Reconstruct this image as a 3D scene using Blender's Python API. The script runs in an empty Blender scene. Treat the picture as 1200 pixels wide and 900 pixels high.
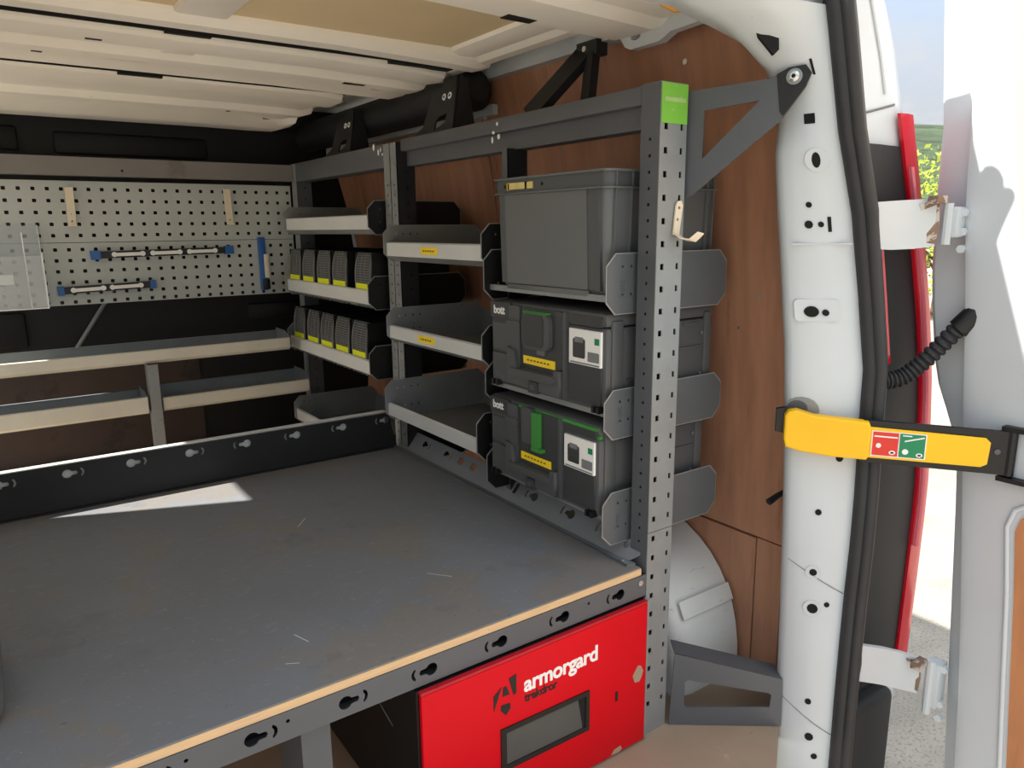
import bpy, bmesh, math, random
from mathutils import Vector, Matrix
random.seed(7)
SC = bpy.context.scene
COL = SC.collection
PI = math.pi

# ------------------------------------------------------------------ camera
CAM_POS = Vector((0.0, 0.0, 1.0))
_right = Vector((0.81583781, -0.57819582, -0.00991214))
_down = Vector((-0.12793289, -0.16374506, -0.97817214))
_fwd = Vector((0.56395198, 0.79929791, -0.20755967))
cam_d = bpy.data.cameras.new('camera')
cam_d.sensor_width = 36.0
cam_d.lens = 864.0 / 1200.0 * 36.0
cam_d.clip_start = 0.02
cam_d.clip_end = 2000
cam = bpy.data.objects.new('camera', cam_d)
COL.objects.link(cam)
m = Matrix.Identity(4)
for i in range(3):
    m[i][0] = _right[i]; m[i][1] = -_down[i]; m[i][2] = -_fwd[i]; m[i][3] = CAM_POS[i]
cam.matrix_world = m
SC.camera = cam

# ------------------------------------------------------------------ world: bright broken cloud over pale blue
w = bpy.data.worlds.new('sky')
SC.world = w
w.use_nodes = True
nt = w.node_tree
nt.nodes.clear()
tc = nt.nodes.new('ShaderNodeTexCoord')
mp = nt.nodes.new('ShaderNodeMapping'); mp.inputs['Scale'].default_value = (1.0, 1.0, 2.6)
no = nt.nodes.new('ShaderNodeTexNoise'); no.inputs['Scale'].default_value = 2.6; no.inputs['Detail'].default_value = 7; no.inputs['Roughness'].default_value = 0.55
rp = nt.nodes.new('ShaderNodeValToRGB')
rp.color_ramp.elements[0].position = 0.36; rp.color_ramp.elements[0].color = (0.52, 0.62, 0.77, 1)
rp.color_ramp.elements[1].position = 0.5; rp.color_ramp.elements[1].color = (0.62, 0.66, 0.71, 1)
e = rp.color_ramp.elements.new(0.66); e.color = (1.0, 1.0, 1.0, 1)
bg = nt.nodes.new('ShaderNodeBackground'); bg.inputs['Strength'].default_value = 0.85
ow = nt.nodes.new('ShaderNodeOutputWorld')
nt.links.new(tc.outputs['Generated'], mp.inputs['Vector'])
nt.links.new(mp.outputs['Vector'], no.inputs['Vector'])
nt.links.new(no.outputs['Fac'], rp.inputs['Fac'])
# overcast luminance: horizon dimmer than zenith
sx = nt.nodes.new('ShaderNodeSeparateXYZ'); nt.links.new(tc.outputs['Generated'], sx.inputs['Vector'])
gm = nt.nodes.new('ShaderNodeMapRange'); gm.inputs['From Min'].default_value = 0.0; gm.inputs['From Max'].default_value = 1.0
gm.inputs['To Min'].default_value = 0.5; gm.inputs['To Max'].default_value = 1.5
nt.links.new(sx.outputs['Z'], gm.inputs['Value'])
mu = nt.nodes.new('ShaderNodeVectorMath'); mu.operation = 'SCALE'
nt.links.new(rp.outputs['Color'], mu.inputs[0]); nt.links.new(gm.outputs['Result'], mu.inputs['Scale'])
nt.links.new(mu.outputs['Vector'], bg.inputs['Color'])
nt.links.new(bg.outputs['Background'], ow.inputs['Surface'])

# ------------------------------------------------------------------ sun (travels +x, -y, down)
sun_d = bpy.data.lights.new('sun', 'SUN')
sun_d.energy = 6.9
sun_d.angle = math.radians(0.8)
sun_d.color = (1.0, 0.95, 0.87)
sun = bpy.data.objects.new('sun', sun_d)
COL.objects.link(sun)
sun.location = (-6, 4, 9)
sun.rotation_euler = Vector((1.0, -0.395, -1.15)).to_track_quat('-Z', 'Y').to_euler()

SC.view_settings.view_transform = 'Standard'
SC.view_settings.look = 'None'
SC.view_settings.gamma = 1.0
SC.view_settings.use_curve_mapping = False
SC.view_settings.exposure = 1.05

# ------------------------------------------------------------------ materials
def lin(c):
    o = []
    for v in c:
        v = v / 255.0
        o.append(v / 12.92 if v <= 0.04045 else ((v + 0.055) / 1.055) ** 2.4)
    return (o[0], o[1], o[2], 1.0)

def mat(name, col, rough=0.5, metal=0.0, var=0.12, vscale=6.0, bump=0.0, bscale=150.0, wear=None, stretch=None, spec=0.5, trans=0.0, emit=0.0, alpha=None):
    """procedural principled material: slow tone variation, optional speck/scuff colour and fine relief"""
    mt = bpy.data.materials.new(name)
    mt.use_nodes = True
    t = mt.node_tree
    b = t.nodes['Principled BSDF']
    b.inputs['Roughness'].default_value = rough
    b.inputs['Metallic'].default_value = metal
    b.inputs['Specular IOR Level'].default_value = spec
    if trans:
        b.inputs['Transmission Weight'].default_value = trans
        b.inputs['IOR'].default_value = 1.25
    if alpha is not None:
        b.inputs['Alpha'].default_value = alpha
    c = lin(col)
    co = t.nodes.new('ShaderNodeTexCoord')
    src = co.outputs['Object']
    if stretch:
        mm = t.nodes.new('ShaderNodeMapping'); mm.inputs['Scale'].default_value = stretch
        t.links.new(src, mm.inputs['Vector']); src = mm.outputs['Vector']
    n1 = t.nodes.new('ShaderNodeTexNoise'); n1.inputs['Scale'].default_value = vscale; n1.inputs['Detail'].default_value = 6; n1.inputs['Roughness'].default_value = 0.6
    t.links.new(src, n1.inputs['Vector'])
    r1 = t.nodes.new('ShaderNodeValToRGB')
    r1.color_ramp.elements[0].position = 0.3; r1.color_ramp.elements[1].position = 0.7
    r1.color_ramp.elements[0].color = tuple(max(0, x * (1 - var)) for x in c[:3]) + (1,)
    r1.color_ramp.elements[1].color = tuple(min(1, x * (1 + var)) for x in c[:3]) + (1,)
    t.links.new(n1.outputs['Fac'], r1.inputs['Fac'])
    out = r1.outputs['Color']
    for wr in (wear or []):
        wc, thr, ws, amt = wr[:4]
        n2 = t.nodes.new('ShaderNodeTexNoise'); n2.inputs['Scale'].default_value = ws; n2.inputs['Detail'].default_value = 5; n2.inputs['Roughness'].default_value = 0.65
        if len(wr) > 4:
            m2 = t.nodes.new('ShaderNodeMapping'); m2.inputs['Scale'].default_value = wr[4]
            t.links.new(co.outputs['Object'], m2.inputs['Vector']); t.links.new(m2.outputs['Vector'], n2.inputs['Vector'])
        else:
            t.links.new(co.outputs['Object'], n2.inputs['Vector'])
        r2 = t.nodes.new('ShaderNodeValToRGB')
        r2.color_ramp.elements[0].position = thr; r2.color_ramp.elements[0].color = (0, 0, 0, 1)
        r2.color_ramp.elements[1].position = min(1, thr + 0.05); r2.color_ramp.elements[1].color = (amt, amt, amt, 1)
        t.links.new(n2.outputs['Fac'], r2.inputs['Fac'])
        mx = t.nodes.new('ShaderNodeMixRGB'); mx.inputs['Color2'].default_value = lin(wc)
        t.links.new(r2.outputs['Color'], mx.inputs['Fac']); t.links.new(out, mx.inputs['Color1'])
        out = mx.outputs['Color']
    t.links.new(out, b.inputs['Base Color'])
    if bump:
        n3 = t.nodes.new('ShaderNodeTexNoise'); n3.inputs['Scale'].default_value = bscale; n3.inputs['Detail'].default_value = 3
        t.links.new(src, n3.inputs['Vector'])
        bp = t.nodes.new('ShaderNodeBump'); bp.inputs['Strength'].default_value = bump; bp.inputs['Distance'].default_value = 0.002
        t.links.new(n3.outputs['Fac'], bp.inputs['Height']); t.links.new(bp.outputs['Normal'], b.inputs['Normal'])
    if emit:
        b.inputs['Emission Color'].default_value = c; b.inputs['Emission Strength'].default_value = emit
    return mt

M = {}
M['rack'] = mat('charcoal_powder_coat', (84, 87, 91), 0.5, 0.0, 0.08, 5, 0.05, 300, wear=[((120, 122, 124), 0.72, 60, 0.5)])
M['rack_dark'] = mat('black_powder_coat', (24, 25, 27), 0.6, 0.0, 0.1, 6, 0.05, 300, wear=[((80, 80, 80), 0.75, 70, 0.4)])
M['galv'] = mat('galvanised_steel', (136, 142, 144), 0.42, 0.3, 0.1, 14, 0.03, 120, wear=[((130, 135, 136), 0.66, 30, 0.5)])
M['galv_dull'] = mat('dull_galvanised_steel', (140, 144, 144), 0.5, 0.3, 0.12, 9, 0.03, 120, wear=[((112, 112, 108), 0.62, 22, 0.6)])
M['lip'] = mat('pale_sunlit_metal', (214, 217, 215), 0.4, 0.15, 0.05, 5, 0, 0, wear=[((186, 186, 178), 0.68, 25, 0.6)])
M['lip_dirty'] = mat('dusty_pale_aluminium', (206, 202, 188), 0.5, 0.1, 0.09, 4, 0, 0, wear=[((150, 140, 120), 0.66, 18, 0.5)])
M['tray'] = mat('grey_tray_steel', (132, 134, 130), 0.5, 0.2, 0.12, 7, 0, 0, wear=[((100, 90, 78), 0.62, 14, 0.6)])
M['plate_grey'] = mat('grey_painted_plate', (92, 96, 99), 0.5, 0.1, 0.08, 7, 0.03, 250, wear=[((140, 142, 142), 0.74, 60, 0.6)])
M['plate_black'] = mat('black_painted_plate', (12, 12, 13), 0.5, 0.0, 0.1, 7, 0, 0)
M['edge'] = mat('bare_plate_edge', (150, 152, 150), 0.45, 0.3, 0.05, 5)
M['black'] = mat('black_plastic', (13, 13, 15), 0.45, 0.0, 0.1, 8)
M['rubber'] = mat('black_rubber', (44, 45, 47), 0.6, 0.0, 0.15, 14, 0.15, 120, wear=[((120, 120, 120), 0.72, 45, 0.5, (1, 1, 0.3))])
M['hole'] = mat('dark_hole_and_gap_shade', (10, 10, 10), 0.9, 0.0, 0.05, 5)
M['euro'] = mat('grey_moulded_plastic', (98, 101, 101), 0.42, 0.0, 0.05, 3, 0.04, 400, wear=[((130, 130, 128), 0.74, 40, 0.4)])
M['euro_d'] = mat('grey_moulded_plastic_ribs', (76, 79, 80), 0.45, 0.0, 0.05, 3)
M['case'] = mat('dark_grey_case_plastic', (78, 80, 81), 0.5, 0.0, 0.06, 5, 0.06, 500, wear=[((120, 120, 118), 0.75, 45, 0.5)])
M['case_d'] = mat('charcoal_case_plastic', (56, 58, 60), 0.5, 0.0, 0.06, 5, 0.05, 500)
M['green'] = mat('green_plastic', (62, 140, 60), 0.45, 0.0, 0.08, 6)
M['sticker_green'] = mat('lime_green_sticker', (118, 186, 62), 0.5, 0.0, 0.06, 20, wear=[((160, 205, 120), 0.62, 35, 0.6)])
M['sticker_pale'] = mat('pale_green_sticker', (158, 192, 120), 0.5, 0.0, 0.1, 60)
M['white'] = mat('white_van_paint', (196, 203, 207), 0.35, 0.0, 0.03, 3, 0, 0, wear=[((120, 116, 108), 0.72, 34, 0.7), ((70, 66, 60), 0.735, 60, 0.6, (1, 1, 0.35))])
M['white_body'] = mat('white_body_paint', (206, 212, 216), 0.2, 0.0, 0.02, 3, spec=0.6)
M['roof'] = mat('warm_white_roof_paint', (243, 238, 228), 0.5, 0.0, 0.05, 3, 0, 0, wear=[((190, 172, 140), 0.66, 6, 0.5)])
M['tan'] = mat('tan_roof_panel', (226, 204, 164), 0.6, 0.0, 0.05, 3)
M['red'] = mat('red_powder_coat', (206, 0, 22), 0.5, 0.0, 0.04, 5, 0.03, 300, wear=[((214, 80, 76), 0.72, 16, 0.4), ((190, 150, 130), 0.76, 30, 0.8)], spec=0.2)
M['red_edge'] = mat('worn_red_edge', (176, 10, 30), 0.45, 0.0, 0.12, 12, wear=[((90, 20, 20), 0.62, 70, 0.7)])
M['lens'] = mat('red_tail_lamp_lens', (205, 16, 40), 0.12, 0.0, 0.05, 5, spec=0.7)
M['lens_pale'] = mat('pale_red_lens_stripe', (235, 120, 135), 0.12, 0.0, 0.05, 5, spec=0.7)
M['paint_white'] = mat('white_print', (240, 240, 238), 0.5, 0.0, 0.02, 5)
M['paint_black'] = mat('black_print', (18, 16, 16), 0.5, 0.0, 0.02, 5)
M['grey_panel'] = mat('scuffed_grey_panel', (80, 82, 80), 0.5, 0.1, 0.1, 12, wear=[((150, 150, 146), 0.68, 26, 0.6)])
M['yellow'] = mat('yellow_plastic', (246, 192, 8), 0.4, 0.0, 0.04, 6, wear=[((190, 150, 30), 0.74, 30, 0.6)])
M['label_yellow'] = mat('yellow_label', (255, 220, 30), 0.5, 0.0, 0.03, 12)
M['label_lime'] = mat('fluorescent_label', (222, 232, 24), 0.5, 0.0, 0.05, 30)
M['label_cream'] = mat('faded_yellow_label', (224, 206, 128), 0.5, 0.0, 0.1, 60)
M['cream'] = mat('cream_clip_plastic', (226, 214, 190), 0.5, 0.0, 0.05, 10)
M['blue'] = mat('blue_plastic', (30, 92, 160), 0.4, 0.0, 0.06, 10)
M['steel'] = mat('bright_steel', (214, 214, 210), 0.25, 0.8, 0.05, 20)
M['sign_red'] = mat('red_sign_print', (216, 52, 40), 0.5, 0.0, 0.03, 10)
M['sign_green'] = mat('green_sign_print', (14, 130, 84), 0.5, 0.0, 0.03, 10)
M['ply'] = mat('reddish_plywood', (172, 124, 96), 0.6, 0.0, 0.16, 5, 0.08, 60, stretch=(1, 6, 0.9), wear=[((138, 92, 66), 0.63, 5, 0.5, (1, 5, 0.7)), ((200, 168, 140), 0.765, 38, 0.7), ((92, 60, 44), 0.74, 24, 0.5)])
M['ply_edge'] = mat('pale_ply_edge', (212, 178, 136), 0.6, 0.0, 0.1, 18, 0, 0, stretch=(1, 1, 14), wear=[((160, 120, 84), 0.66, 40, 0.6)])
M['ply_door'] = mat('door_lining_plywood', (190, 128, 84), 0.55, 0.0, 0.14, 6, 0.05, 60, stretch=(1, 5, 0.9), wear=[((228, 190, 150), 0.7, 22, 0.6)])
M['ply_pale'] = mat('pale_sunlit_plywood', (196, 170, 138), 0.55, 0.0, 0.1, 6, 0.05, 60, stretch=(1, 5, 0.9))  # paler copy of the door ply, sunlight put into its colour
M['ply_dark'] = mat('dark_brown_plywood', (58, 44, 38), 0.6, 0.0, 0.18, 6, 0.05, 60, wear=[((34, 27, 24), 0.56, 5, 0.8)])  # dark brown plywood with darker blotches
M['worktop'] = mat('grey_worktop_laminate', (114, 117, 122), 0.55, 0.0, 0.1, 2.2, 0.08, 260, wear=[((124, 115, 102), 0.52, 2.6, 0.45), ((138, 140, 142), 0.58, 30, 0.22, (1, 1.8, 1)), ((100, 102, 106), 0.6, 7, 0.4), ((84, 86, 90), 0.66, 55, 0.6), ((150, 151, 150), 0.64, 95, 0.45), ((205, 205, 200), 0.745, 70, 0.85)], spec=0.3)
M['floor'] = mat('worn_brown_floor', (156, 138, 118), 0.65, 0.0, 0.12, 5, 0.08, 120, wear=[((190, 176, 160), 0.66, 12, 0.5), ((104, 88, 74), 0.68, 20, 0.5)])
M['bulk'] = mat('black_lined_bulkhead', (8, 8, 9), 0.6, 0.0, 0.15, 5, 0.1, 80)
M['arch'] = mat('scuffed_white_arch', (214, 216, 212), 0.5, 0.0, 0.06, 6, 0.05, 80, wear=[((160, 154, 140), 0.64, 20, 0.6, (1, 1, 3)), ((90, 86, 80), 0.74, 48, 0.7)])
M['dirt'] = mat('dirt_and_grease', (128, 104, 86), 0.8, 0.0, 0.25, 30, 0.3, 90, wear=[((205, 200, 190), 0.5, 45, 0.8)])
M['card'] = mat('white_card', (236, 236, 232), 0.6, 0.0, 0.03, 10)
M['card_grey'] = mat('grey_print', (120, 122, 124), 0.6, 0.0, 0.1, 60)
M['amber'] = mat('amber_lens', (240, 178, 92), 0.25, 0.0, 0.05, 10)
M['binface'] = mat('grey_bin_window', (66, 68, 69), 0.35, 0.0, 0.18, 40)
M['binrib'] = mat('pale_bin_rib', (118, 120, 119), 0.4, 0.0, 0.1, 40)
M['gravel'] = mat('pale_gravel', (150, 143, 132), 0.9, 0.0, 0.22, 3, 0.6, 25, wear=[((104, 97, 86), 0.54, 90, 0.6), ((190, 184, 172), 0.60, 120, 0.6)])
M['leaf'] = mat('yellow_green_leaf', (124, 138, 34), 0.6, 0.0, 0.3, 3)
M['bark'] = mat('bark', (84, 66, 50), 0.9, 0.0, 0.3, 10)
M['hill'] = mat('wooded_hillside', (52, 68, 44), 0.95, 0.0, 0.35, 0.09, 0, 0, wear=[((28, 40, 24), 0.52, 0.16, 0.8)])

def clear_plastic():
    mt = bpy.data.materials.new('clear_acrylic'); mt.use_nodes = True
    t = mt.node_tree; t.nodes.clear()
    tr = t.nodes.new('ShaderNodeBsdfTransparent'); tr.inputs['Color'].default_value = (0.94, 0.95, 0.95, 1)
    gl = t.nodes.new('ShaderNodeBsdfGlossy'); gl.inputs['Roughness'].default_value = 0.12
    df = t.nodes.new('ShaderNodeBsdfDiffuse'); df.inputs['Color'].default_value = (0.75, 0.77, 0.77, 1)
    no_ = t.nodes.new('ShaderNodeTexNoise'); no_.inputs['Scale'].default_value = 9
    mr = t.nodes.new('ShaderNodeMapRange'); mr.inputs['To Min'].default_value = 0.08; mr.inputs['To Max'].default_value = 0.24
    m1 = t.nodes.new('ShaderNodeMixShader'); m1.inputs['Fac'].default_value = 0.25
    m2 = t.nodes.new('ShaderNodeMixShader')
    o = t.nodes.new('ShaderNodeOutputMaterial')
    t.links.new(df.outputs[0], m1.inputs[1]); t.links.new(gl.outputs[0], m1.inputs[2])
    t.links.new(no_.outputs['Fac'], mr.inputs['Value']); t.links.new(mr.outputs['Result'], m2.inputs['Fac'])
    t.links.new(tr.outputs[0], m2.inputs[1]); t.links.new(m1.outputs[0], m2.inputs[2])
    t.links.new(m2.outputs[0], o.inputs['Surface'])
    return mt
M['clear'] = clear_plastic()
M['rail_grey'] = mat('light_grey_rail_paint', (122, 126, 130), 0.5, 0.1, 0.08, 7, wear=[((150, 152, 152), 0.72, 60, 0.5)])
M['peg'] = mat('pale_grey_panel_paint', (180, 185, 180), 0.5, 0.1, 0.05, 4, wear=[((150, 152, 146), 0.68, 14, 0.5)])
M['rail_brown'] = mat('dull_brown_grey_steel', (124, 120, 117), 0.55, 0.1, 0.08, 4, wear=[((100, 92, 88), 0.62, 6, 0.5)])
M['print_faint'] = mat('faint_label_print', (120, 92, 24), 0.6, 0.0, 0.05, 20)

# ------------------------------------------------------------------ mesh helpers (all coordinates are world metres)
class G:
    def __init__(s): s.v = []; s.f = []
    def add(s, vs, fs):
        b = len(s.v); s.v += [tuple(v) for v in vs]; s.f += [tuple(i + b for i in f) for f in fs]; return s
    def box(s, a, b):
        x0, y0, z0 = a; x1, y1, z1 = b
        return s.add([(x0,y0,z0),(x1,y0,z0),(x1,y1,z0),(x0,y1,z0),(x0,y0,z1),(x1,y0,z1),(x1,y1,z1),(x0,y1,z1)],
                     [(0,3,2,1),(4,5,6,7),(0,1,5,4),(1,2,6,5),(2,3,7,6),(3,0,4,7)])
    def loft(s, rows, close=False, cap=False):
        n = len(rows[0]); vs = [p for r in rows for p in r]; fs = []
        for i in range(len(rows) - 1):
            for j in range(n if close else n - 1):
                k = (j + 1) % n
                fs.append((i*n + j, i*n + k, (i+1)*n + k, (i+1)*n + j))
        if cap:
            fs.append(tuple(range(n - 1, -1, -1))); fs.append(tuple((len(rows)-1)*n + j for j in range(n)))
        return s.add(vs, fs)
    def sheet(s, rows, t):
        """open grid given thickness t (Vector offset)"""
        t = Vector(t); n = len(rows[0]); m_ = len(rows)
        A = [Vector(p) for r in rows for p in r]; B = [p + t for p in A]; N = len(A); fs = []
        for i in range(m_ - 1):
            for j in range(n - 1):
                a, b, c, d = i*n+j, i*n+j+1, (i+1)*n+j+1, (i+1)*n+j
                fs.append((a, b, c, d)); fs.append((N+d, N+c, N+b, N+a))
        edge = [j for j in range(n)] + [i*n + n-1 for i in range(1, m_)] + [(m_-1)*n + j for j in range(n-2, -1, -1)] + [i*n for i in range(m_-2, 0, -1)]
        for q in range(len(edge)):
            a = edge[q]; b = edge[(q+1) % len(edge)]
            fs.append((b, a, N+a, N+b))
        return s.add(A + B, fs)
    def tube(s, pts, r, n=10, cap=True, sq=1.0):
        pts = [Vector(p) for p in pts]; rows = []
        up = Vector((0, 0, 1)); prev = None
        for i, p in enumerate(pts):
            d = (pts[min(i+1, len(pts)-1)] - pts[max(i-1, 0)]).normalized()
            if prev is None:
                a = d.cross(up if abs(d.z) < 0.9 else Vector((1, 0, 0))).normalized()
            else:
                a = (prev - d * prev.dot(d)).normalized()
            prev = a; b = d.cross(a)
            rr = r[i] if isinstance(r, (list, tuple)) else r
            rows.append([p + a*math.cos(t)*rr + b*math.sin(t)*rr*sq for t in [2*PI*k/n for k in range(n)]])
        return s.loft(rows, True, cap)
    def prism(s, poly, o, u, v, n, t):
        """convex-ish polygon extruded by t along n (centred from 0 to t)"""
        o, u, v, n = map(Vector, (o, u, v, n)); k = len(poly)
        A = [o + u*p[0] + v*p[1] for p in poly]; B = [p + n*t for p in A]
        fs = [tuple(range(k-1, -1, -1)), tuple(range(k, 2*k))] + [(i, (i+1) % k, k+(i+1) % k, k+i) for i in range(k)]
        return s.add(A + B, fs)
    def mesh(s, name='m'):
        me = bpy.data.meshes.new(name); me.from_pydata(s.v, [], s.f); me.update()
        bm = bmesh.new(); bm.from_mesh(me); bmesh.ops.recalc_face_normals(bm, faces=bm.faces); bm.to_mesh(me); bm.free()
        return me

def rbox_mesh(a, b, r, seg=2):
    bm = bmesh.new(); bmesh.ops.create_cube(bm, size=1.0)
    a, b = Vector(a), Vector(b); c = (a + b) / 2; d = b - a
    for v in bm.verts: v.co = Vector((v.co.x*d.x, v.co.y*d.y, v.co.z*d.z)) + c
    if r: bmesh.ops.bevel(bm, geom=bm.edges[:], offset=r, segments=seg, affect='EDGES', profile=0.5)
    me = bpy.data.meshes.new('m'); bm.to_mesh(me); bm.free(); return me

def plate_mesh(outline, holes, t, o, u, v, n, bevel=0.0):
    """flat plate with through holes: 2D outline/holes in the (u, v) frame, thickness t, front face at o + n*t"""
    cu = bpy.data.curves.new('c', 'CURVE'); cu.dimensions = '2D'; cu.fill_mode = 'BOTH'; cu.extrude = t / 2 - bevel
    if bevel: cu.bevel_depth = bevel; cu.bevel_resolution = 1; cu.offset = -bevel
    for pl in [outline] + list(holes):
        sp = cu.splines.new('POLY'); sp.points.add(len(pl) - 1)
        for i, p in enumerate(pl): sp.points[i].co = (p[0], p[1], 0, 1)
        sp.use_cyclic_u = True
    ob = bpy.data.objects.new('c', cu)
    me = bpy.data.meshes.new_from_object(ob)
    bpy.data.objects.remove(ob); bpy.data.curves.remove(cu)
    o, u, v, n = map(Vector, (o, u, v, n))
    for vt in me.vertices:
        c = vt.co.copy(); vt.co = o + u*c.x + v*c.y + n*(c.z + t/2)
    me.materials.clear(); me.update()
    return me

def text_mesh(txt, width, o, u, v, n, t=0.0006, bold=0.0, shear=0.0, height=None):
    cu = bpy.data.curves.new('t', 'FONT'); cu.body = txt; cu.size = 1; cu.extrude = 0.01; cu.offset = bold; cu.shear = shear
    cu.space_character = 0.95
    ob = bpy.data.objects.new('t', cu); me = bpy.data.meshes.new_from_object(ob)
    bpy.data.objects.remove(ob); bpy.data.curves.remove(cu)
    xs = [q.co.x for q in me.vertices]; ys = [q.co.y for q in me.vertices]
    k = width / (max(xs) - min(xs)); ky = k if height is None else height / (max(ys) - min(ys))
    o, u, v, n = map(Vector, (o, u, v, n)); x0 = min(xs)
    for q in me.vertices:
        c = q.co.copy(); q.co = o + u*(c.x - x0)*k + v*c.y*ky + n*(t if c.z > 0 else 0.0)
    me.materials.clear(); me.update()
    return me

def circ(x, y, r, n=10, ry=None):
    ry = r if ry is None else ry
    return [(x + r*math.cos(2*PI*k/n), y + ry*math.sin(2*PI*k/n)) for k in range(n)]
def rect(x, y, w_, h): return [(x-w_/2, y-h/2), (x+w_/2, y-h/2), (x+w_/2, y+h/2), (x-w_/2, y+h/2)]
def rrect(x0, y0, x1, y1, r, n=4):
    o = []
    for cx, cy, a in ((x1-r, y1-r, 0), (x0+r, y1-r, PI/2), (x0+r, y0+r, PI), (x1-r, y0+r, 1.5*PI)):
        for k in range(n + 1):
            q = a + PI/2*k/n; o.append((cx + r*math.cos(q), cy + r*math.sin(q)))
    return o
def keyhole(x, y, d, s=1.0):
    """a pear-shaped slot and the crescent slot next to it; d = +1/-1 side of the narrow end"""
    R, q = 0.0105*s, 0.0045*s
    blob = [(x + d*(-0.004*s + R*math.cos(a)), y + R*math.sin(a)) for a in [0.5 + (2*PI-1.0)*k/12 for k in range(13)]]
    blob += [(x + d*0.015*s, y - q), (x + d*0.0175*s, y), (x + d*0.015*s, y + q)]
    cx = x + d*0.021*s
    cres = [(cx + d*0.010*s*math.cos(a), y + 0.011*s*math.sin(a)) for a in [-1.25 + 2.5*k/6 for k in range(7)]]
    cres += [(cx + d*0.005*s*math.cos(a), y + 0.007*s*math.sin(a)) for a in [1.1 - 2.2*k/6 for k in range(7)]]
    return [blob, cres]

FX = dict(u=Vector((1, 0, 0)), v=Vector((0, 0, 1)), n=Vector((0, -1, 0)))        # plates that face the rear of the van (-y)
FY = dict(u=Vector((0, -1, 0)), v=Vector((0, 0, 1)), n=Vector((-1, 0, 0)))       # plates that face the aisle (-x); u runs towards the rear

ROOT = {}
def root_of(o):
    while o.parent is not None: o = o.parent
    return o
def tag(o, label=None, cat=None, group=None, kind=None):
    if label: o['label'] = label
    if cat: o['category'] = cat
    if group: o['group'] = group
    if kind: o['kind'] = kind
    return o
def thing(name, base, label, cat, group=None):
    o = bpy.data.objects.new(name, None); COL.objects.link(o); o.location = base; o.empty_display_size = 0.05
    return tag(o, label, cat, group)
def obj(name, me, material, parent=None, smooth=30, label=None):
    if isinstance(me, G): me = me.mesh(name)
    me.name = name
    if parent is None:
        xs = [v.co for v in me.vertices]
        lo = Vector([min(c[i] for c in xs) for i in range(3)]); hi = Vector([max(c[i] for c in xs) for i in range(3)])
        base = Vector(((lo.x+hi.x)/2, (lo.y+hi.y)/2, lo.z))
    else:
        base = root_of(parent).location.copy()
    for v in me.vertices: v.co -= base
    if smooth:
        me.polygons.foreach_set('use_smooth', [True] * len(me.polygons))
        me.set_sharp_from_angle(angle=math.radians(smooth))
    o = bpy.data.objects.new(name, me); COL.objects.link(o)
    me.materials.append(M[material] if isinstance(material, str) else material)
    if parent is None: o.location = base
    else: o.parent = parent
    if label: o['label'] = label
    return o
def struct(name, me, material, label, smooth=30):
    return tag(obj(name, me, material, None, smooth), label, None, None, 'structure')
def dup(root, loc, label=None):
    r = root.copy(); COL.objects.link(r); r.location = loc
    if label: r['label'] = label
    for ch in list(root.children):
        c = ch.copy(); COL.objects.link(c); c.parent = r
        for g in list(ch.children):
            d = g.copy(); COL.objects.link(d); d.parent = c
    return r
def bx(a, b): return G().box(a, b)
def lerp_table(tab, z):
    if z <= tab[0][0]: return tab[0][1]
    for (a, va), (b, vb) in zip(tab, tab[1:]):
        if z <= b:
            t = (z - a) / (b - a); return va + (vb - va) * t
    return tab[-1][1]

# ================================================================== SETTING: the van's load space
PLYX = [(0.0, 1.305), (0.4, 1.300), (0.7, 1.287), (0.9, 1.262), (1.1, 1.238), (1.25, 1.212), (1.42, 1.165)]
def plyx(z): return lerp_table(PLYX, z)
BY = 2.95          # bulkhead plane

fg = G(); fg.prism([(-0.36, 0.62), (0.968, 0.62), (1.205, 0.774), (1.25, 0.82), (1.33, 0.88), (1.33, BY), (-0.36, BY)], (0, 0, -0.03), (1, 0, 0), (0, 1, 0), (0, 0, 1), 0.03)
fl = struct('floor', fg, 'floor', 'worn brown load floor of the van')

# --- right wall: white skin with plywood lining sheets on it
zs = [0.0, 0.2, 0.4, 0.55, 0.7, 0.8, 0.9, 1.0, 1.1, 1.18, 1.25, 1.34, 1.42]
g = G(); g.sheet([[(plyx(z) + 0.016, y, z) for y in (0.86, 1.4, 1.95, 2.5, BY)] for z in zs], (0.02, 0, 0))
wr_ = struct('wall_right', g, 'white', 'curved right side wall of the van behind the racking')
def ply_panel(zlist, y0f, y1f, n=6):
    rows = []
    for z in zlist:
        a, b = y0f(z), y1f(z)
        rows.append([(plyx(z), a + (b - a) * k / n, z) for k in range(n + 1)])
    g = G(); g.sheet(rows, (0.012, 0, 0)); return g
def corner(z):
    return lerp_table([(1.20, 0.857), (1.25, 0.868), (1.29, 0.885), (1.32, 0.905), (1.345, 0.93), (1.362, 0.96), (1.375, 1.04), (1.39, 1.12)], z)
obj('plywood_panel', ply_panel([0.336, 0.45, 0.6, 0.75, 0.85, 0.95, 1.05, 1.15, 1.2, 1.25, 1.29, 1.32, 1.345, 1.362, 1.385], corner, lambda z: 1.828), 'ply', wr_)
obj('plywood_panel', ply_panel([0.004, 0.15, 0.333], lambda z: 0.857, lambda z: 0.921, 2), 'ply', wr_)
obj('plywood_panel', ply_panel([0.004, 0.1, 0.2, 0.3, 0.330], lambda z: 0.925, lambda z: 1.828, 3), 'ply', wr_)
obj('plywood_panel', ply_panel([0.004, 0.3, 0.6, 0.8, 0.95, 1.1, 1.2, 1.298], lambda z: 1.834, lambda z: lerp_table([(0.3, 2.94), (0.6, 2.86), (0.95, 2.88), (1.17, 2.94)], z)), 'ply', wr_)
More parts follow.
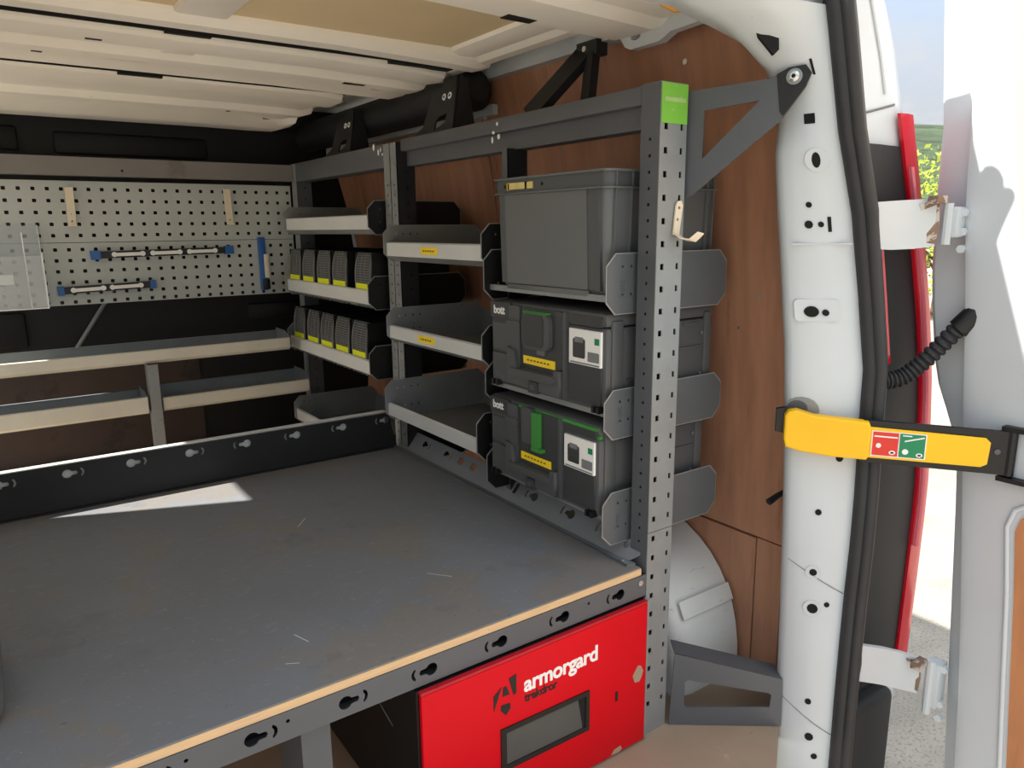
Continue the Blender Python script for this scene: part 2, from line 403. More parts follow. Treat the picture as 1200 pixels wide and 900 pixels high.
# pale band of bare metal between lining and roof
obj('cant_strip', bx((1.150, 1.06, 1.385), (1.176, 1.80, 1.43)), 'white', wr_)
obj('cant_strip', bx((1.172, 1.74, 1.300), (1.190, 2.64, 1.326)), 'white', wr_)
obj('cant_strip', bx((1.172, 2.68, 1.290), (1.190, 2.93, 1.325)), 'white', wr_)
obj('pillar_edge', G().tube([(1.165, 1.80, 1.415), (1.17, 1.782, 1.37), (1.178, 1.780, 1.335), (1.188, 1.80, 1.296)], 0.006, 8), 'white', wr_)
# gusset that ties roof and rear pillar
obj('roof_gusset', plate_mesh([(-1.32, 1.38), (-1.182, 1.375), (-1.165, 1.352), (-1.149, 1.345), (-1.071, 1.346), (-1.043, 1.358), (-0.933, 1.362), (-0.905, 1.34), (-0.905, 1.44), (-1.32, 1.44)],
    [circ(-1.135, 1.366, 0.014, 10, 0.006)], 0.02, (1.128, 0, 0), **FY), 'white', wr_)
for (y, z, r) in ((1.75, 1.33, 0.004), (1.08, 1.32, 0.006), (0.93, 0.86, 0.004), (1.45, 1.29, 0.003), (0.98, 0.79, 0.003)):
    obj('screw', G().tube([(plyx(z) - 0.0015, y, z), (plyx(z) + 0.003, y, z)], r, 10), 'steel', wr_)
# white wheel arch bulging out of the wall
g = G(); rows = []
for x, sc in ((1.295, 1.0), (1.14, 1.0), (1.115, 0.985), (1.10, 0.95), (1.10, 0.0)):
    row = []
    for k in range(25):
        a = PI * k / 24
        ca, sa = math.cos(a), math.sin(a)
        ex = 0.62
        yy = -math.copysign(abs(ca) ** ex, ca) * 0.47 * sc
        zz = (abs(sa) ** 0.8) * 0.34 * (sc if sc else 0.0)
        row.append((x, 1.42 + yy, zz))
    rows.append(row)
g.loft(rows)
arch = obj('wheel_arch', g, 'arch', wr_, 50, 'scuffed white metal wheel arch')
g = G(); rows = []
for x in (1.293, 1.13):
    rows.append([(x, 1.42 - (abs(math.cos(a)) ** 0.62) * 0.474, (abs(math.sin(a)) ** 0.8) * 0.343) for a in [0.42 + 0.06 * k for k in range(3)]])
g.sheet(rows, (0, -0.003, 0.003)); obj('flange_strip', g, 'arch', arch)

# --- left wall with the open sliding-door aperture (out of frame, lets the sun in)
g = G()
g.box((-0.38, 0.72, 0.0), (-0.36, 2.05, 1.45)); g.box((-0.38, 2.05, 1.32), (-0.36, BY, 1.45)); g.box((-0.38, 2.05, -0.03), (-0.36, BY, 0.02))
struct('wall_left', g, 'roof', 'left side wall of the van with the sliding door open')

# --- bulkhead
g = G(); g.box((-0.38, BY, -0.03), (1.34, BY + 0.02, 1.47))
wf = struct('wall_front', g, 'bulk', 'black lined bulkhead behind the perforated panel')
obj('pressing', rbox_mesh((0.24, BY - 0.02, 1.255), (0.72, BY + 0.002, 1.325), 0.009), 'bulk', wf)
obj('pressing', rbox_mesh((-0.3, BY - 0.02, 1.26), (0.14, BY + 0.002, 1.335), 0.009), 'bulk', wf)
obj('pressing', rbox_mesh((-0.35, BY - 0.03, 1.37), (1.25, BY + 0.002, 1.385), 0.006), 'bulk', wf)
obj('pressing', rbox_mesh((-0.35, BY - 0.02, 1.235), (1.25, BY + 0.002, 1.245), 0.004), 'bulk', wf)
obj('pressing', rbox_mesh((0.82, BY - 0.02, 0.66), (1.2, BY + 0.002, 0.72), 0.009), 'bulk', wf)
obj('pressing', rbox_mesh((-0.3, BY - 0.02, 0.62), (0.09, BY + 0.002, 0.74), 0.009), 'bulk', wf)
obj('lining_board', bx((-0.36, BY - 0.012, 0.12), (0.62, BY, 0.56)), 'ply_dark', wf)
obj('lining_ledge', bx((-0.36, BY - 0.05, 0.12), (1.0, BY - 0.012, 0.20)), 'ply_dark', wf)
obj('brace_rod', G().tube([(0.22, BY - 0.03, 0.60), (0.36, BY - 0.012, 0.80)], 0.007, 8), 'galv_dull', wf)

# --- ceiling: outer skin, cross bows, tan panels
ce = struct('ceiling', bx((-0.38, 0.74, 1.455), (1.24, BY + 0.02, 1.475)), 'roof', 'white ribbed metal roof of the van')
BOWS = []
def bow(y0, y1, z, x1, steps, name='roof_bow'):
    """pressed cross member: section in y/z swept across the van"""
    BOWS.append((y0, y1, z, x1, [(0.0, 0.0)] + list(steps) + [(1.0, 0.0)]))
    sec = [(y0, z + 0.03), (y0, z)] + [(y0 + (y1 - y0) * a, z + dz) for a, dz in steps] + [(y1, z), (y1, z + 0.03)]
    rows = []
    for x in (-0.36, 0.0, 0.35, 0.7, x1 - 0.12, x1 - 0.04, x1):
        dz = -0.010 * max(0, (x - 0.6)) ** 2 / 0.2
        f = 1.0 if x < x1 - 0.05 else (0.93 if x < x1 else 0.7)
        c = (y0 + y1) / 2
        rows.append([(x, c + (y - c) * f, zz + dz + (0.0 if x < x1 else 0.012)) for y, zz in sec])
    g = G(); g.loft(rows); g.add(rows[-1], [tuple(range(len(sec)))])
    return obj(name, g, 'roof', ce, 25)
bA = bow(1.728, 2.110, 1.392, 1.07, [(0.02, -0.006), (0.10, -0.012), (0.30, -0.006), (0.36, 0.010), (0.44, 0.010), (0.48, -0.012), (0.60, -0.014), (0.70, -0.004), (0.93, -0.012)])
bB = bow(2.117, 2.86, 1.388, 0.96, [(0.02, -0.012), (0.20, -0.016), (0.24, -0.004), (0.50, 0.002), (0.54, -0.014), (0.60, -0.014), (0.64, 0.0), (0.78, -0.004), (0.84, -0.026), (0.97, -0.032)])
bC = bow(0.84, 1.225, 1.395, 1.13, [(0.05, -0.004), (0.55, -0.004), (0.62, -0.018), (0.9, -0.018), (0.96, -0.006)])
bD = bow(1.60, 1.722, 1.406, 1.09, [(0.1, -0.016), (0.4, -0.018), (0.5, -0.004), (0.8, -0.002)], 'roof_frame')
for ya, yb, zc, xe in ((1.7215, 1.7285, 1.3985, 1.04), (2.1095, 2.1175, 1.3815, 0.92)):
    obj('gap_shade', bx((-0.36, ya, zc), (xe, yb, zc + 0.02)), 'hole', ce, 0)  # dark strips fill the bow joints, their shade put into the colour
obj('gap_shade', bx((0.36, 1.714, 1.394), (0.45, 1.7285, 1.41)), 'hole', ce, 0)
obj('gap_shade', bx((0.325, 2.100, 1.3745), (0.425, 2.1175, 1.40)), 'hole', ce, 0)
obj('gap_shade', bx((0.86, 1.705, 1.391), (1.03, 1.735, 1.41)), 'hole', ce, 0)
obj('roof_rib', rbox_mesh((0.355, 1.22, 1.405), (0.455, 1.62, 1.43), 0.006), 'roof', ce)
for x0, x1 in ((0.455, 0.965), (-0.34, 0.355)):
    obj('roof_panel', bx((x0, 1.225, 1.416), (x1, 1.61, 1.424)), 'tan', ce, 0, 'bare tan roof panel')
g = G(); rows = []
for y in (0.84, 1.2, 1.5, 1.78):
    rows.append([(0.955, y, 1.432), (0.965, y, 1.408), (0.99, y, 1.400), (1.03, y, 1.402), (1.045, y, 1.392), (1.07, y, 1.391), (1.085, y, 1.402), (1.13, y, 1.412), (1.172, y, 1.43)])
g.loft(rows); obj('roof_side_rail', g, 'roof', ce, 25)
# embossed saddles where the bows cross the stiffener
for (x0, x1, y0, y1, z) in ((0.375, 0.445, 1.735, 1.86, 1.384), (0.335, 0.415, 2.12, 2.29, 1.381)):
    obj('saddle', rbox_mesh((x0, y0, z), (x1, y1, z + 0.012), 0.004), 'roof', ce)
# slots and drain holes in the bows
def slot(x, y, z, sx, sy):
    for y0, y1, bz, x1, st in BOWS:
        if y0 <= y <= y1:
            xs = [-0.36, 0.0, 0.35, 0.7, x1 - 0.12, x1 - 0.04, x1]
            z = bz + lerp_table(st, (y - y0) / (y1 - y0)) + lerp_table([(q, -0.010 * max(0, (q - 0.6)) ** 2 / 0.2) for q in xs], x)
    obj('slot', rbox_mesh((x-sx/2, y-sy/2, z-0.0012), (x+sx/2, y+sy/2, z+0.006), 0.0), 'hole', ce, 0)
slot(0.855, 1.178, 1.3755, 0.065, 0.026)
slot(0.15, 1.96, 1.386, 0.02, 0.012); slot(0.33, 1.98, 1.386, 0.09, 0.006); slot(0.62, 1.99, 1.385, 0.016, 0.01); slot(0.86, 1.93, 1.384, 0.06, 0.016); slot(0.96, 1.99, 1.383, 0.04, 0.014)
slot(0.25, 2.62, 1.381, 0.014, 0.012); slot(0.53, 2.60, 1.381, 0.012, 0.012); slot(0.56, 2.60, 1.381, 0.012, 0.012); slot(0.7, 2.55, 1.38, 0.012, 0.012); slot(0.88, 2.70, 1.375, 0.05, 0.012)
slot(0.24, 1.80, 1.3875, 0.03, 0.012); slot(0.50, 1.70, 1.399, 0.035, 0.008)

# --- rear pillar of the door aperture
LX = [(-0.15, 1.207), (0.0, 1.207), (0.25, 1.205), (0.45, 1.200), (0.63, 1.195), (0.78, 1.185), (0.95, 1.158), (1.06, 1.137), (1.12, 1.128), (1.17, 1.132), (1.21, 1.118), (1.25, 1.090), (1.265, 1.062), (1.285, 1.022), (1.30, 0.985), (1.312, 0.93), (1.33, 0.82)]
LY = [(0.0, 0.773), (0.45, 0.785), (0.8, 0.797), (1.0, 0.800)]
SX = [(-0.1, 1.260), (0.08, 1.262), (0.27, 1.270), (0.45, 1.285), (0.63, 1.290), (0.74, 1.295), (0.87, 1.273), (1.02, 1.228), (1.15, 1.169), (1.336, 1.108), (1.45, 1.06)]
SY = [(0.0, 0.690), (0.45, 0.700), (0.74, 0.712), (0.87, 0.720)]
def pil(z, t):
    lx, ly, sx, sy = lerp_table(LX, z), lerp_table(LY, z), lerp_table(SX, z), lerp_table(SY, z)
    bulge = 0.014 * math.sin(PI * t)
    return Vector((lx + (sx - lx) * t - bulge * 0.7, ly + (sy - ly) * t - bulge * 0.7, z))
g = G(); rows = []
for z in [-0.16, -0.05, 0.05, 0.15, 0.25, 0.35, 0.45, 0.55, 0.63, 0.70, 0.78, 0.86, 0.95, 1.02, 1.08, 1.12, 1.145, 1.17, 1.19, 1.21, 1.23, 1.25, 1.28, 1.30, 1.31, 1.318, 1.33]:
    a = pil(z, 0); s = pil(z, 1)
    rows.append([(max(a.x + 0.03, min(plyx(max(z, 0)) + 0.015, a.x + 0.12)), a.y + 0.07, z), (a.x + 0.012, a.y + 0.02, z), (a.x + 0.002, a.y + 0.006, z)] +
                [pil(z, t) for t in (0.04, 0.2, 0.4, 0.6, 0.8, 0.95)] + [(s.x + 0.004, s.y, z), (s.x + 0.035, s.y + 0.02, z)])
g.loft(rows)
# roof header that carries on from the pillar
g.box((-0.36, 0.74, 1.33), (1.125, 0.86, 1.455))
wrr = struct('wall_rear', g, 'white', 'white rear door pillar with punched holes and black seal', 40)
def pil_patch(name, z, t, poly, h=0.0012, material='hole', e1=None, e2=None):
    p = pil(z, t)
    if e1 is None: e1 = (pil(z, t + 0.05) - pil(z, t - 0.05)).normalized(); e2 = (pil(z + 0.02, t) - pil(z - 0.02, t)).normalized()
    n = e1.cross(e2).normalized()
    if n.dot(CAM_POS - p) < 0: n = -n
    return obj(name, G().prism(poly, p - n * 0.004, e1, e2, n, 0.004 + h), material, wrr, 0)
for z, t, poly in ((1.170, 0.435, rect(0, 0, 0.017, 0.016)), (1.105, 0.521, circ(0, 0, 0.007, 12, 0.013)), (1.033, 0.355, circ(0, 0, 0.005)),
                   (1.000, 0.335, circ(0, 0, 0.007)), (1.000, 0.504, circ(0, 0, 0.005)), (1.000, 0.625, rect(0, 0, 0.006, 0.026)), (0.848, 0.301, circ(0, 0, 0.013, 12, 0.010)),
                   (0.846, 0.487, circ(0, 0, 0.006)), (0.574, 0.708, circ(0, 0, 0.007)), (0.468, 0.432, circ(0, 0, 0.006)), (0.347, 0.412, circ(0, 0, 0.007)),
                   (0.273, 0.439, circ(0, 0, 0.010)), (0.283, 0.677, circ(0, 0, 0.005)), (0.075, 0.468, circ(0, 0, 0.006)), (-0.002, 0.522, circ(0, 0, 0.008)), (-0.044, 0.650, circ(0, 0, 0.006)),
                   (1.245, 0.62, rect(0, 0, 0.004, 0.026))):
    pil_patch('access_hole', z, t, poly, 0.0036 if 0.84 < z < 0.86 else 0.0012)
for z, t, r in ((1.105, 0.54, 0.020), (0.347, 0.412, 0.014), (0.273, 0.439, 0.017)):
    pil_patch('hole_rim', z, t, circ(0, 0, r, 16), 0.0006, 'white')
pil_patch('boss', 0.850, 0.40, rrect(-0.042, -0.020, 0.036, 0.020, 0.008), 0.0006, 'white')
pil_patch('boss', 1.00, 0.5, rrect(-0.05, -0.035, 0.05, -0.033, 0.0005), 0.0008, 'white')
for za, zb_ in ((0.366, 0.305), (0.068, 0.005)):
    obj('panel_seam', G().tube([pil(za + (zb_ - za) * k / 8, 0.02 + 0.93 * k / 8) for k in range(9)], 0.0011, 6), 'galv_dull', wrr)
# triangular opening in the upper corner
pil_patch('access_hole', 1.285, 0.22, [(-0.024, 0.022), (-0.008, 0.021), (0.018, 0.006), (0.020, -0.018), (0.012, -0.026), (0.001, -0.014), (-0.018, 0.006)], 0.004, 'hole', Vector((0.84, -0.54, 0)), Vector((0, 0, 1)))
# black door seal: two rubber lobes
zz = [-0.16, -0.05, 0.08, 0.2, 0.3, 0.4, 0.5, 0.6, 0.68, 0.74, 0.8, 0.87, 0.95, 1.02, 1.08, 1.15, 1.22, 1.30, 1.36, 1.44]
for dx, dy, r, nm in ((0.006, -0.010, 0.0150, 'seal_bead'), (0.008, -0.026, 0.0115, 'seal_lip'), (0.030, -0.006, 0.02, 'seal_base')):
    g = G(); g.tube([(lerp_table(SX, z) + dx, lerp_table(SY, z) + dy, z) for z in zz], r, 10)
    obj(nm, g, 'rubber', wrr, 50)
# black catch lever on the lining
g = G(); g.tube([(1.27, 0.832, 0.478), (1.235, 0.835, 0.470), (1.212, 0.838, 0.461)], [0.005, 0.006, 0.007], 8)
tag(obj('release_lever', g, 'black'), 'small black lever poking out beside the white rear pillar', 'lever')

# --- black roof-side duct and amber lamp
g = G(); g.tube([(1.105, y, 1.352) for y in (1.70, 1.72, 1.9, 2.2, 2.5, 2.8, 2.94)], [0.03, 0.052, 0.054, 0.054, 0.054, 0.054, 0.054], 16)
dk = tag(obj('roof_duct', g, 'rack_dark'), 'black rounded duct running under the roof edge above the racking', 'duct')
g = G(); g.tube([(1.00, 0.965, 1.376), (1.02, 0.95, 1.371), (1.045, 0.93, 1.370), (1.07, 0.905, 1.376)], [0.008, 0.014, 0.014, 0.008], 10)
tag(obj('interior_lamp', g, 'amber'), 'amber plastic lamp lens at the roof corner', 'lamp')

# ================================================================== WORKTOP AND ITS FRAME
wt = thing('workbench', (0.29, 1.42, 0.0), 'grey laminate workbench with pale ply edge and slotted steel front beam', 'workbench')
obj('board', bx((-0.355, 0.9175, 0.352), (0.943, 1.922, 0.365)), 'ply_edge', wt, 0)
obj('laminate', rbox_mesh((-0.355, 0.9190, 0.3645), (0.943, 1.922, 0.3672), 0.0008, 1), 'worktop', wt, 0)
for (x, y, a, l) in ((0.335, 1.06, 1.9, 0.035), (0.50, 1.52, 0.9, 0.05), (0.30, 1.0, -0.5, 0.02), (0.62, 1.12, -0.9, 0.05)):
    d = Vector((math.cos(a), math.sin(a), 0)) * l / 2; n = Vector((-d.y, d.x, 0)).normalized() * 0.0005
    c = Vector((x, y, 0.3673))
    obj('scratch', G().add([c - d - n, c + d - n, c + d + n, c - d + n], [(0, 1, 2, 3)]), 'card', wt, 0)

wf_ = wt
holes = []
for i in range(10):
    x = 0.884 - 0.1335 * i
    if x < -0.34: break
    holes += keyhole(x, 0.330, -1 if x > 0.42 else 1, 1.0)
for x in (0.81, 0.13, 0.262): holes.append(circ(x, 0.337, 0.003, 8))
obj('front_beam', plate_mesh([(-0.355, 0.308), (0.954, 0.308), (0.954, 0.3515), (-0.355, 0.3515)], holes, 0.002, (0, 0.9175, 0), **FX), 'rack', wf_, 0)
obj('beam_flange', bx((-0.355, 0.9185, 0.3080), (0.952, 0.945, 0.3100)), 'rack', wf_, 0)
obj('beam_backing', bx((-0.355, 0.945, 0.3100), (0.952, 0.947, 0.351)), 'rack_dark', wf_, 0)
obj('bolt', G().tube([(0.938, 0.9165, 0.3385), (0.938, 0.9125, 0.3385)], 0.0055, 10), 'steel', wf_)
for x in (0.288, -0.30):
    lg = obj('leg', bx((x, 0.948, 0.0), (x + 0.044, 0.951, 0.3075)), 'plate_grey', wf_, 0)
    obj('leg_side', bx((x, 0.951, 0.0), (x + 0.002, 1.06, 0.3075)), 'rack', lg, 0)
    obj('leg_side', bx((x + 0.042, 0.951, 0.0), (x + 0.044, 1.06, 0.3075)), 'rack', lg, 0)

# upstand rail across the back of the worktop
br = thing('upstand_rail', (0.29, 1.93, 0.368), 'black keyhole-slotted upstand rail across the back of the worktop', 'rail')
holes = []
for i in range(10):
    x = 0.09 + 0.1335 * i - 0.267
    if x > 0.91: break
    holes += keyhole(x + 0.01, 0.452 - 0.014 * 0, -1 if x > 0.42 else 1, 1.0)
obj('face', plate_mesh([(-0.355, 0.3685), (0.936, 0.3685), (0.912, 0.472), (-0.355, 0.476)], holes, 0.002, (0, 1.927, 0), **FX), 'rack_dark', br, 0)
obj('top_return', bx((-0.355, 1.925, 0.4765), (0.905, 1.945, 0.4785)), 'lip', br, 0, 'top edge coloured pale as if sunlit')  # pale colour puts sunlight on the top of the black rail
obj('added_pale_backing', bx((-0.355, 1.936, 0.425), (0.905, 1.938, 0.4765)), 'lip', br, 0)  # added pale strip that brightens the view through the keyholes
obj('foot', bx((-0.355, 1.912, 0.3676), (0.93, 1.924, 0.3705)), 'rack_dark', br, 0)

# angled rail along the right edge of the worktop
sr = thing('side_rail', (0.95, 1.43, 0.368), 'grey slotted angle rail along the right edge of the worktop', 'rail')
vv = Vector((0.036, 0, 0.045)).normalized(); SRF = dict(u=Vector((0, -1, 0)), v=vv, n=Vector((0, -1, 0)).cross(vv))
holes = []
for y in (1.89, 1.79, 1.67): holes += keyhole(1.93 - y, 0.036, -1 if y == 1.89 else 1, 0.9)
for y in (1.40, 1.275, 1.145, 1.03): holes += keyhole(1.93 - y, 0.034, -1, 1.0)
for y in (1.595, 1.535): holes.append(rrect(1.93 - y - 0.012, 0.026, 1.93 - y + 0.012, 0.046, 0.005))
for y in (1.345, 0.968): holes.append(rrect(1.93 - y - 0.007, 0.020, 1.93 - y + 0.007, 0.048, 0.006))
obj('face', plate_mesh([(0, 0), (0.985, 0), (1.003, 0.02), (0.985, 0.058), (0, 0.058)], holes, 0.002, (0.941, 1.935, 0.3685), **SRF), 'rail_grey', sr, 0)
obj('foot', bx((0.922, 0.935, 0.3674), (0.945, 1.925, 0.3694)), 'rail_grey', sr, 0)
obj('foot_bead', bx((0.921, 0.935, 0.3694), (0.924, 1.915, 0.3725)), 'rack', sr, 0)
obj('screw', G().tube([(0.933, 0.96, 0.369), (0.933, 0.96, 0.373)], 0.006, 10), 'steel', sr)

# ================================================================== RACKING FRAMES
def round_col(z0, z1, p, y, r=0.0032): 
    o = []; z = z0
    while z < z1: o.append(circ(y, z, r, 8)); z += p
    return o
def upright(parent, y0, y1, x0, x1, ztop, m_side, m_front, front_holes=False):
    up = obj('upright', plate_mesh([(-y1, 0), (-y0, 0), (-y0, ztop), (-y1, ztop)], round_col(0.03, ztop - 0.09, 0.0272, -(y0 + (y1 - y0) * 0.5)), 0.002, (x0 + 0.002, 0, 0), **FY), m_side, parent, 0)
    obj('far_web', bx((x0 + 0.002, y1 - 0.002, 0), (x1, y1, ztop)), 'rack_dark', up, 0)
    if front_holes:
        for za, zb in ((0.0, 0.433), (0.4345, ztop)):
            h = []; z = 1.165 - 0.0392 * 28
            while z < ztop - 0.06:
                if za + 0.008 < z < zb - 0.008:
                    h.append(rect(x0 + 0.0145, z, 0.0085, 0.0105)); h.append(rect(x1 - 0.0125, z, 0.006, 0.0105))
                z += 0.0392
            obj('front_web', plate_mesh([(x0, za), (x1, za), (x1, zb), (x0, zb)], h, 0.0022, (0, y0 + 0.001, 0), **FX), m_front, up, 0)
        obj('back_web', bx((x1 - 0.002, y0 + 0.002, 0), (x1, y1, ztop)), 'rack_dark', up, 0)
    else:
        h = []; z = 0.05
        while z < ztop - 0.06: h.append(rect(x0 + 0.03, z, 0.006, 0.006)); z += 0.0392
        obj('front_web', plate_mesh([(x0, 0), (x1, 0), (x1, ztop), (x0, ztop)], h, 0.002, (0, y0 + 0.002, 0), **FX), m_front, up, 0)
    return up
X0R = 0.955
r1 = thing('racking_frame', (0.98, 1.4, 0.0), 'charcoal perforated racking frame standing beside the worktop, nearest the rear pillar', 'racking')
npost = upright(r1, 0.916, 0.960, X0R, 1.020, 1.236, 'rack', 'galv', True)
upright(r1, 1.362, 1.383, X0R, 1.008, 1.168, 'rack', 'rack_dark')
upright(r1, 1.866, 1.904, 0.943, 0.998, 1.228, 'galv_dull', 'rack_dark')
tb = obj('top_beam', rbox_mesh((X0R, 0.961, 1.203), (1.012, 1.865, 1.234), 0.003), 'rack', r1)
obj('beam_web', bx((0.974, 0.961, 1.166), (1.010, 1.865, 1.203)), 'rack', tb, 0)
for (y, z) in ((1.40, 1.222), (1.415, 1.205), (1.395, 1.195), (1.42, 1.19)):
    obj('weld_chip', G().prism(circ(-y, z, 0.003 + 0.003 * random.random(), 7, 0.008 * random.random() + 0.003), (X0R + 0.001, 0, 0), (0, -1, 0), (0, 0, 1), (-1, 0, 0), 0.0016), 'paint_white', r1, 0)
obj('brand_sticker', bx((0.9562, 0.9135, 1.170), (1.0190, 0.9148, 1.2345)), 'sticker_green', r1, 0, 'lime green sticker at the top of the post')
obj('brand_sticker', bx((0.962, 0.9128, 1.205), (1.0130, 0.9134, 1.212)), 'sticker_pale', r1, 0)

r2 = thing('racking_frame', (0.98, 2.3, 0.0), 'charcoal perforated racking frame in the far corner, holding the small bins', 'racking')
upright(r2, 1.906, 1.944, 0.943, 0.998, 1.228, 'galv_dull', 'rack_dark')
upright(r2, 2.690, 2.740, 0.957, 1.012, 1.232, 'galv_dull', 'rack')
obj('top_beam', rbox_mesh((X0R, 1.945, 1.168), (1.012, 2.689, 1.232), 0.003), 'rack', r2)
for (y, z) in ((1.985, 1.218), (1.975, 1.205), (2.0, 1.212), (1.965, 1.19), (2.03, 1.228)):
    obj('weld_chip', G().prism(circ(-y, z, 0.003 + 0.004 * random.random(), 7, 0.007 * random.random() + 0.003), (X0R + 0.001, 0, 0), (0, -1, 0), (0, 0, 1), (-1, 0, 0), 0.0016), 'paint_white', r2, 0)

# stay brackets from the top beam to the roof
def roof_bracket(yc, label, xo=1.0):
    t = thing('roof_bracket', (xo, yc, 1.234), label, 'bracket', 'black stays between top beam and roof')
    ol = [(-0.16, 0.0), (-0.085, 0.028), (-0.06, 0.115), (-0.012, 0.118), (-0.008, 0.142), (0.055, 0.142), (0.06, 0.118), (0.075, 0.0)]
    win = [(-0.022, 0.012), (0.030, 0.030), (0.034, 0.052), (-0.006, 0.046), (-0.020, 0.034)]
    v2 = Vector((0.03, 0, 0.14)).normalized()
    FB = dict(u=Vector((0, -1, 0)), v=v2, n=Vector((0, -1, 0)).cross(v2))
    obj('plate', plate_mesh(ol, [win, circ(0.008, 0.094, 0.006, 10, 0.010), circ(0.036, 0.096, 0.006, 10, 0.010)], 0.004, (xo, yc, 1.2345), **FB), 'rack_dark', t, 0)
    obj('side_flange', G().prism([(0, 0), (0.07, 0.0), (0.05, 0.12), (0.03, 0.142), (0.026, 0.118)], (xo + 0.001, yc - 0.066, 1.2345), (1, 0, 0), (0, 0, 1), (0, -1, 0), 0.003), 'rack_dark', t, 0)
    for dy in (0.008, 0.036):
        c = Vector((xo, yc, 1.2345)) + Vector((0, -1, 0)) * dy + v2 * 0.095
        obj('bolt', G().tube([c + FB['n'] * 0.001, c + FB['n'] * 0.0055], 0.0085, 10), 'paint_white', t)
        obj('bolt_socket', G().tube([c + FB['n'] * 0.0055, c + FB['n'] * 0.006], 0.004, 6), 'hole', t)
    return t
roof_bracket(2.37, 'black stay bracket with a slotted tab, furthest from the camera')
roof_bracket(1.735, 'black stay bracket with a slotted tab, above the double posts')
t = thing('roof_bracket', (1.0, 1.3, 1.234), 'black A-shaped stay bracket above the grey storage box', 'bracket', 'black stays between top beam and roof')
def bar(a, b, w1, w2, up):
    a, b = Vector(a), Vector(b); d = (b - a).normalized(); s = d.cross(Vector(up)).normalized(); n = s.cross(d)
    g = G(); rows = []
    for p in (a, b): rows.append([p + s*w1/2 + n*w2/2, p - s*w1/2 + n*w2/2, p - s*w1/2 - n*w2/2, p + s*w1/2 - n*w2/2])
    return g.loft(rows, True, True)
obj('diagonal_channel', bar((1.0, 1.335, 1.236), (1.115, 1.278, 1.372), 0.045, 0.02, (1, 0, 0)), 'rack_dark', t, 0)
obj('upright_channel', bar((1.11, 1.262, 1.376), (1.07, 1.235, 1.236), 0.026, 0.02, (1, 0, 0)), 'rack_dark', t, 0)
obj('tab', bx((1.095, 1.235, 1.352), (1.125, 1.30, 1.382)), 'rack_dark', t, 0)
obj('bolt', G().tube([(1.094, 1.268, 1.366), (1.088, 1.268, 1.366)], 0.006, 8), 'steel', t)
obj('foot', bx((0.985, 1.22, 1.2345), (1.08, 1.36, 1.238)), 'rack_dark', t, 0)

# brackets that tie the rear post to the pillar
UB = dict(u=Vector((0.38, -0.925, 0)), v=Vector((0, 0, 1)), n=Vector((-0.925, -0.38, 0)))
t = thing('pillar_bracket', (1.036, 0.918, 1.04), 'dark grey triangular bracket bolted to the top of the white pillar', 'bracket')
obj('plate', plate_mesh([(-0.012, 1.045), (0.006, 1.052), (0.1535, 1.170), (0.186, 1.215), (0.1936, 1.235), (0.184, 1.248), (0.158, 1.246), (0.132, 1.233), (-0.012, 1.226)],
    [[(0.022, 1.113), (0.115, 1.2005), (0.022, 1.193)], circ(0.168, 1.2315, 0.005, 10)], 0.004, (1.036, 0.918, 0), **UB), 'rack', t, 0)
obj('tab', plate_mesh([(0.148, 1.180), (0.1535, 1.1725), (0.186, 1.215), (0.1936, 1.235), (0.184, 1.248), (0.158, 1.246), (0.140, 1.238)], [circ(0.168, 1.2315, 0.005, 10)], 0.0012, Vector((1.036, 0.918, 0)) + UB['n'] * 0.004, **UB), 'rack_dark', t, 0)
bc = Vector((1.036, 0.918, 0)) + UB['u'] * 0.168 + Vector((0, 0, 1.2315)) + UB['n'] * 0.005
bo = obj('bolt_washer', G().tube([bc, bc + UB['n'] * 0.002], 0.0125, 18), 'galv', t)
obj('bolt_head', G().tube([bc + UB['n'] * 0.002, bc + UB['n'] * 0.006, bc + UB['n'] * 0.0085], [0.009, 0.0085, 0.005], 14), 'steel', bo)
obj('bolt_socket', G().tube([bc + UB['n'] * 0.007, bc + UB['n'] * 0.0088], 0.0035, 6), 'hole', bo)
LB = dict(u=Vector((0.794, -0.608, 0)), v=Vector((0, 0, 1)), n=Vector((-0.608, -0.794, 0)))
t = thing('pillar_bracket', (1.02, 0.915, 0.0), 'dark grey floor bracket with a long window between post and white pillar', 'bracket')
obj('plate', plate_mesh([(-0.012, 0.0), (0.216, 0.0), (0.212, 0.106), (-0.004, 0.160)], [[(0.022, 0.040), (0.190, 0.043), (0.192, 0.070), (0.186, 0.075), (0.024, 0.102), (0.018, 0.097), (0.018, 0.045)]], 0.004, (1.036, 0.904, 0.001), **LB), 'rack', t, 0)
g = G(); a = Vector((1.036, 0.904, 0.161)) + LB['u'] * -0.004; b = Vector((1.036, 0.904, 0.107)) + LB['u'] * 0.212; k = -LB['n'] * 0.05
g.sheet([[a, b], [a + k, b + k]], (0, 0, -0.003)); obj('top_flange', g, 'rack', t, 0)
# coat hook on the post
t = thing('utility_hook', (1.0, 0.91, 0.985), 'small pale metal hook on the near perforated post', 'hook')
obj('back_plate', plate_mesh([(-0.009, 0.0), (0.006, -0.002), (0.013, 0.05), (0.009, 0.058), (0.0, 0.057), (-0.004, 0.05)], [circ(0.004, 0.046, 0.003, 8), circ(0.001, 0.026, 0.0028, 8)], 0.003, (1.000, 0.9135, 0.985), **FX), 'cream', t, 0)
g = G(); g.sheet([[(0.991, 0.911, 0.988), (1.006, 0.911, 0.984)], [(0.994, 0.898, 0.978), (1.012, 0.898, 0.974)], [(1.004, 0.886, 0.976), (1.022, 0.886, 0.972)], [(1.014, 0.876, 0.988), (1.030, 0.876, 0.985)]], (0, 0, 0.002))
obj('hook_arm', g, 'cream', t, 40)

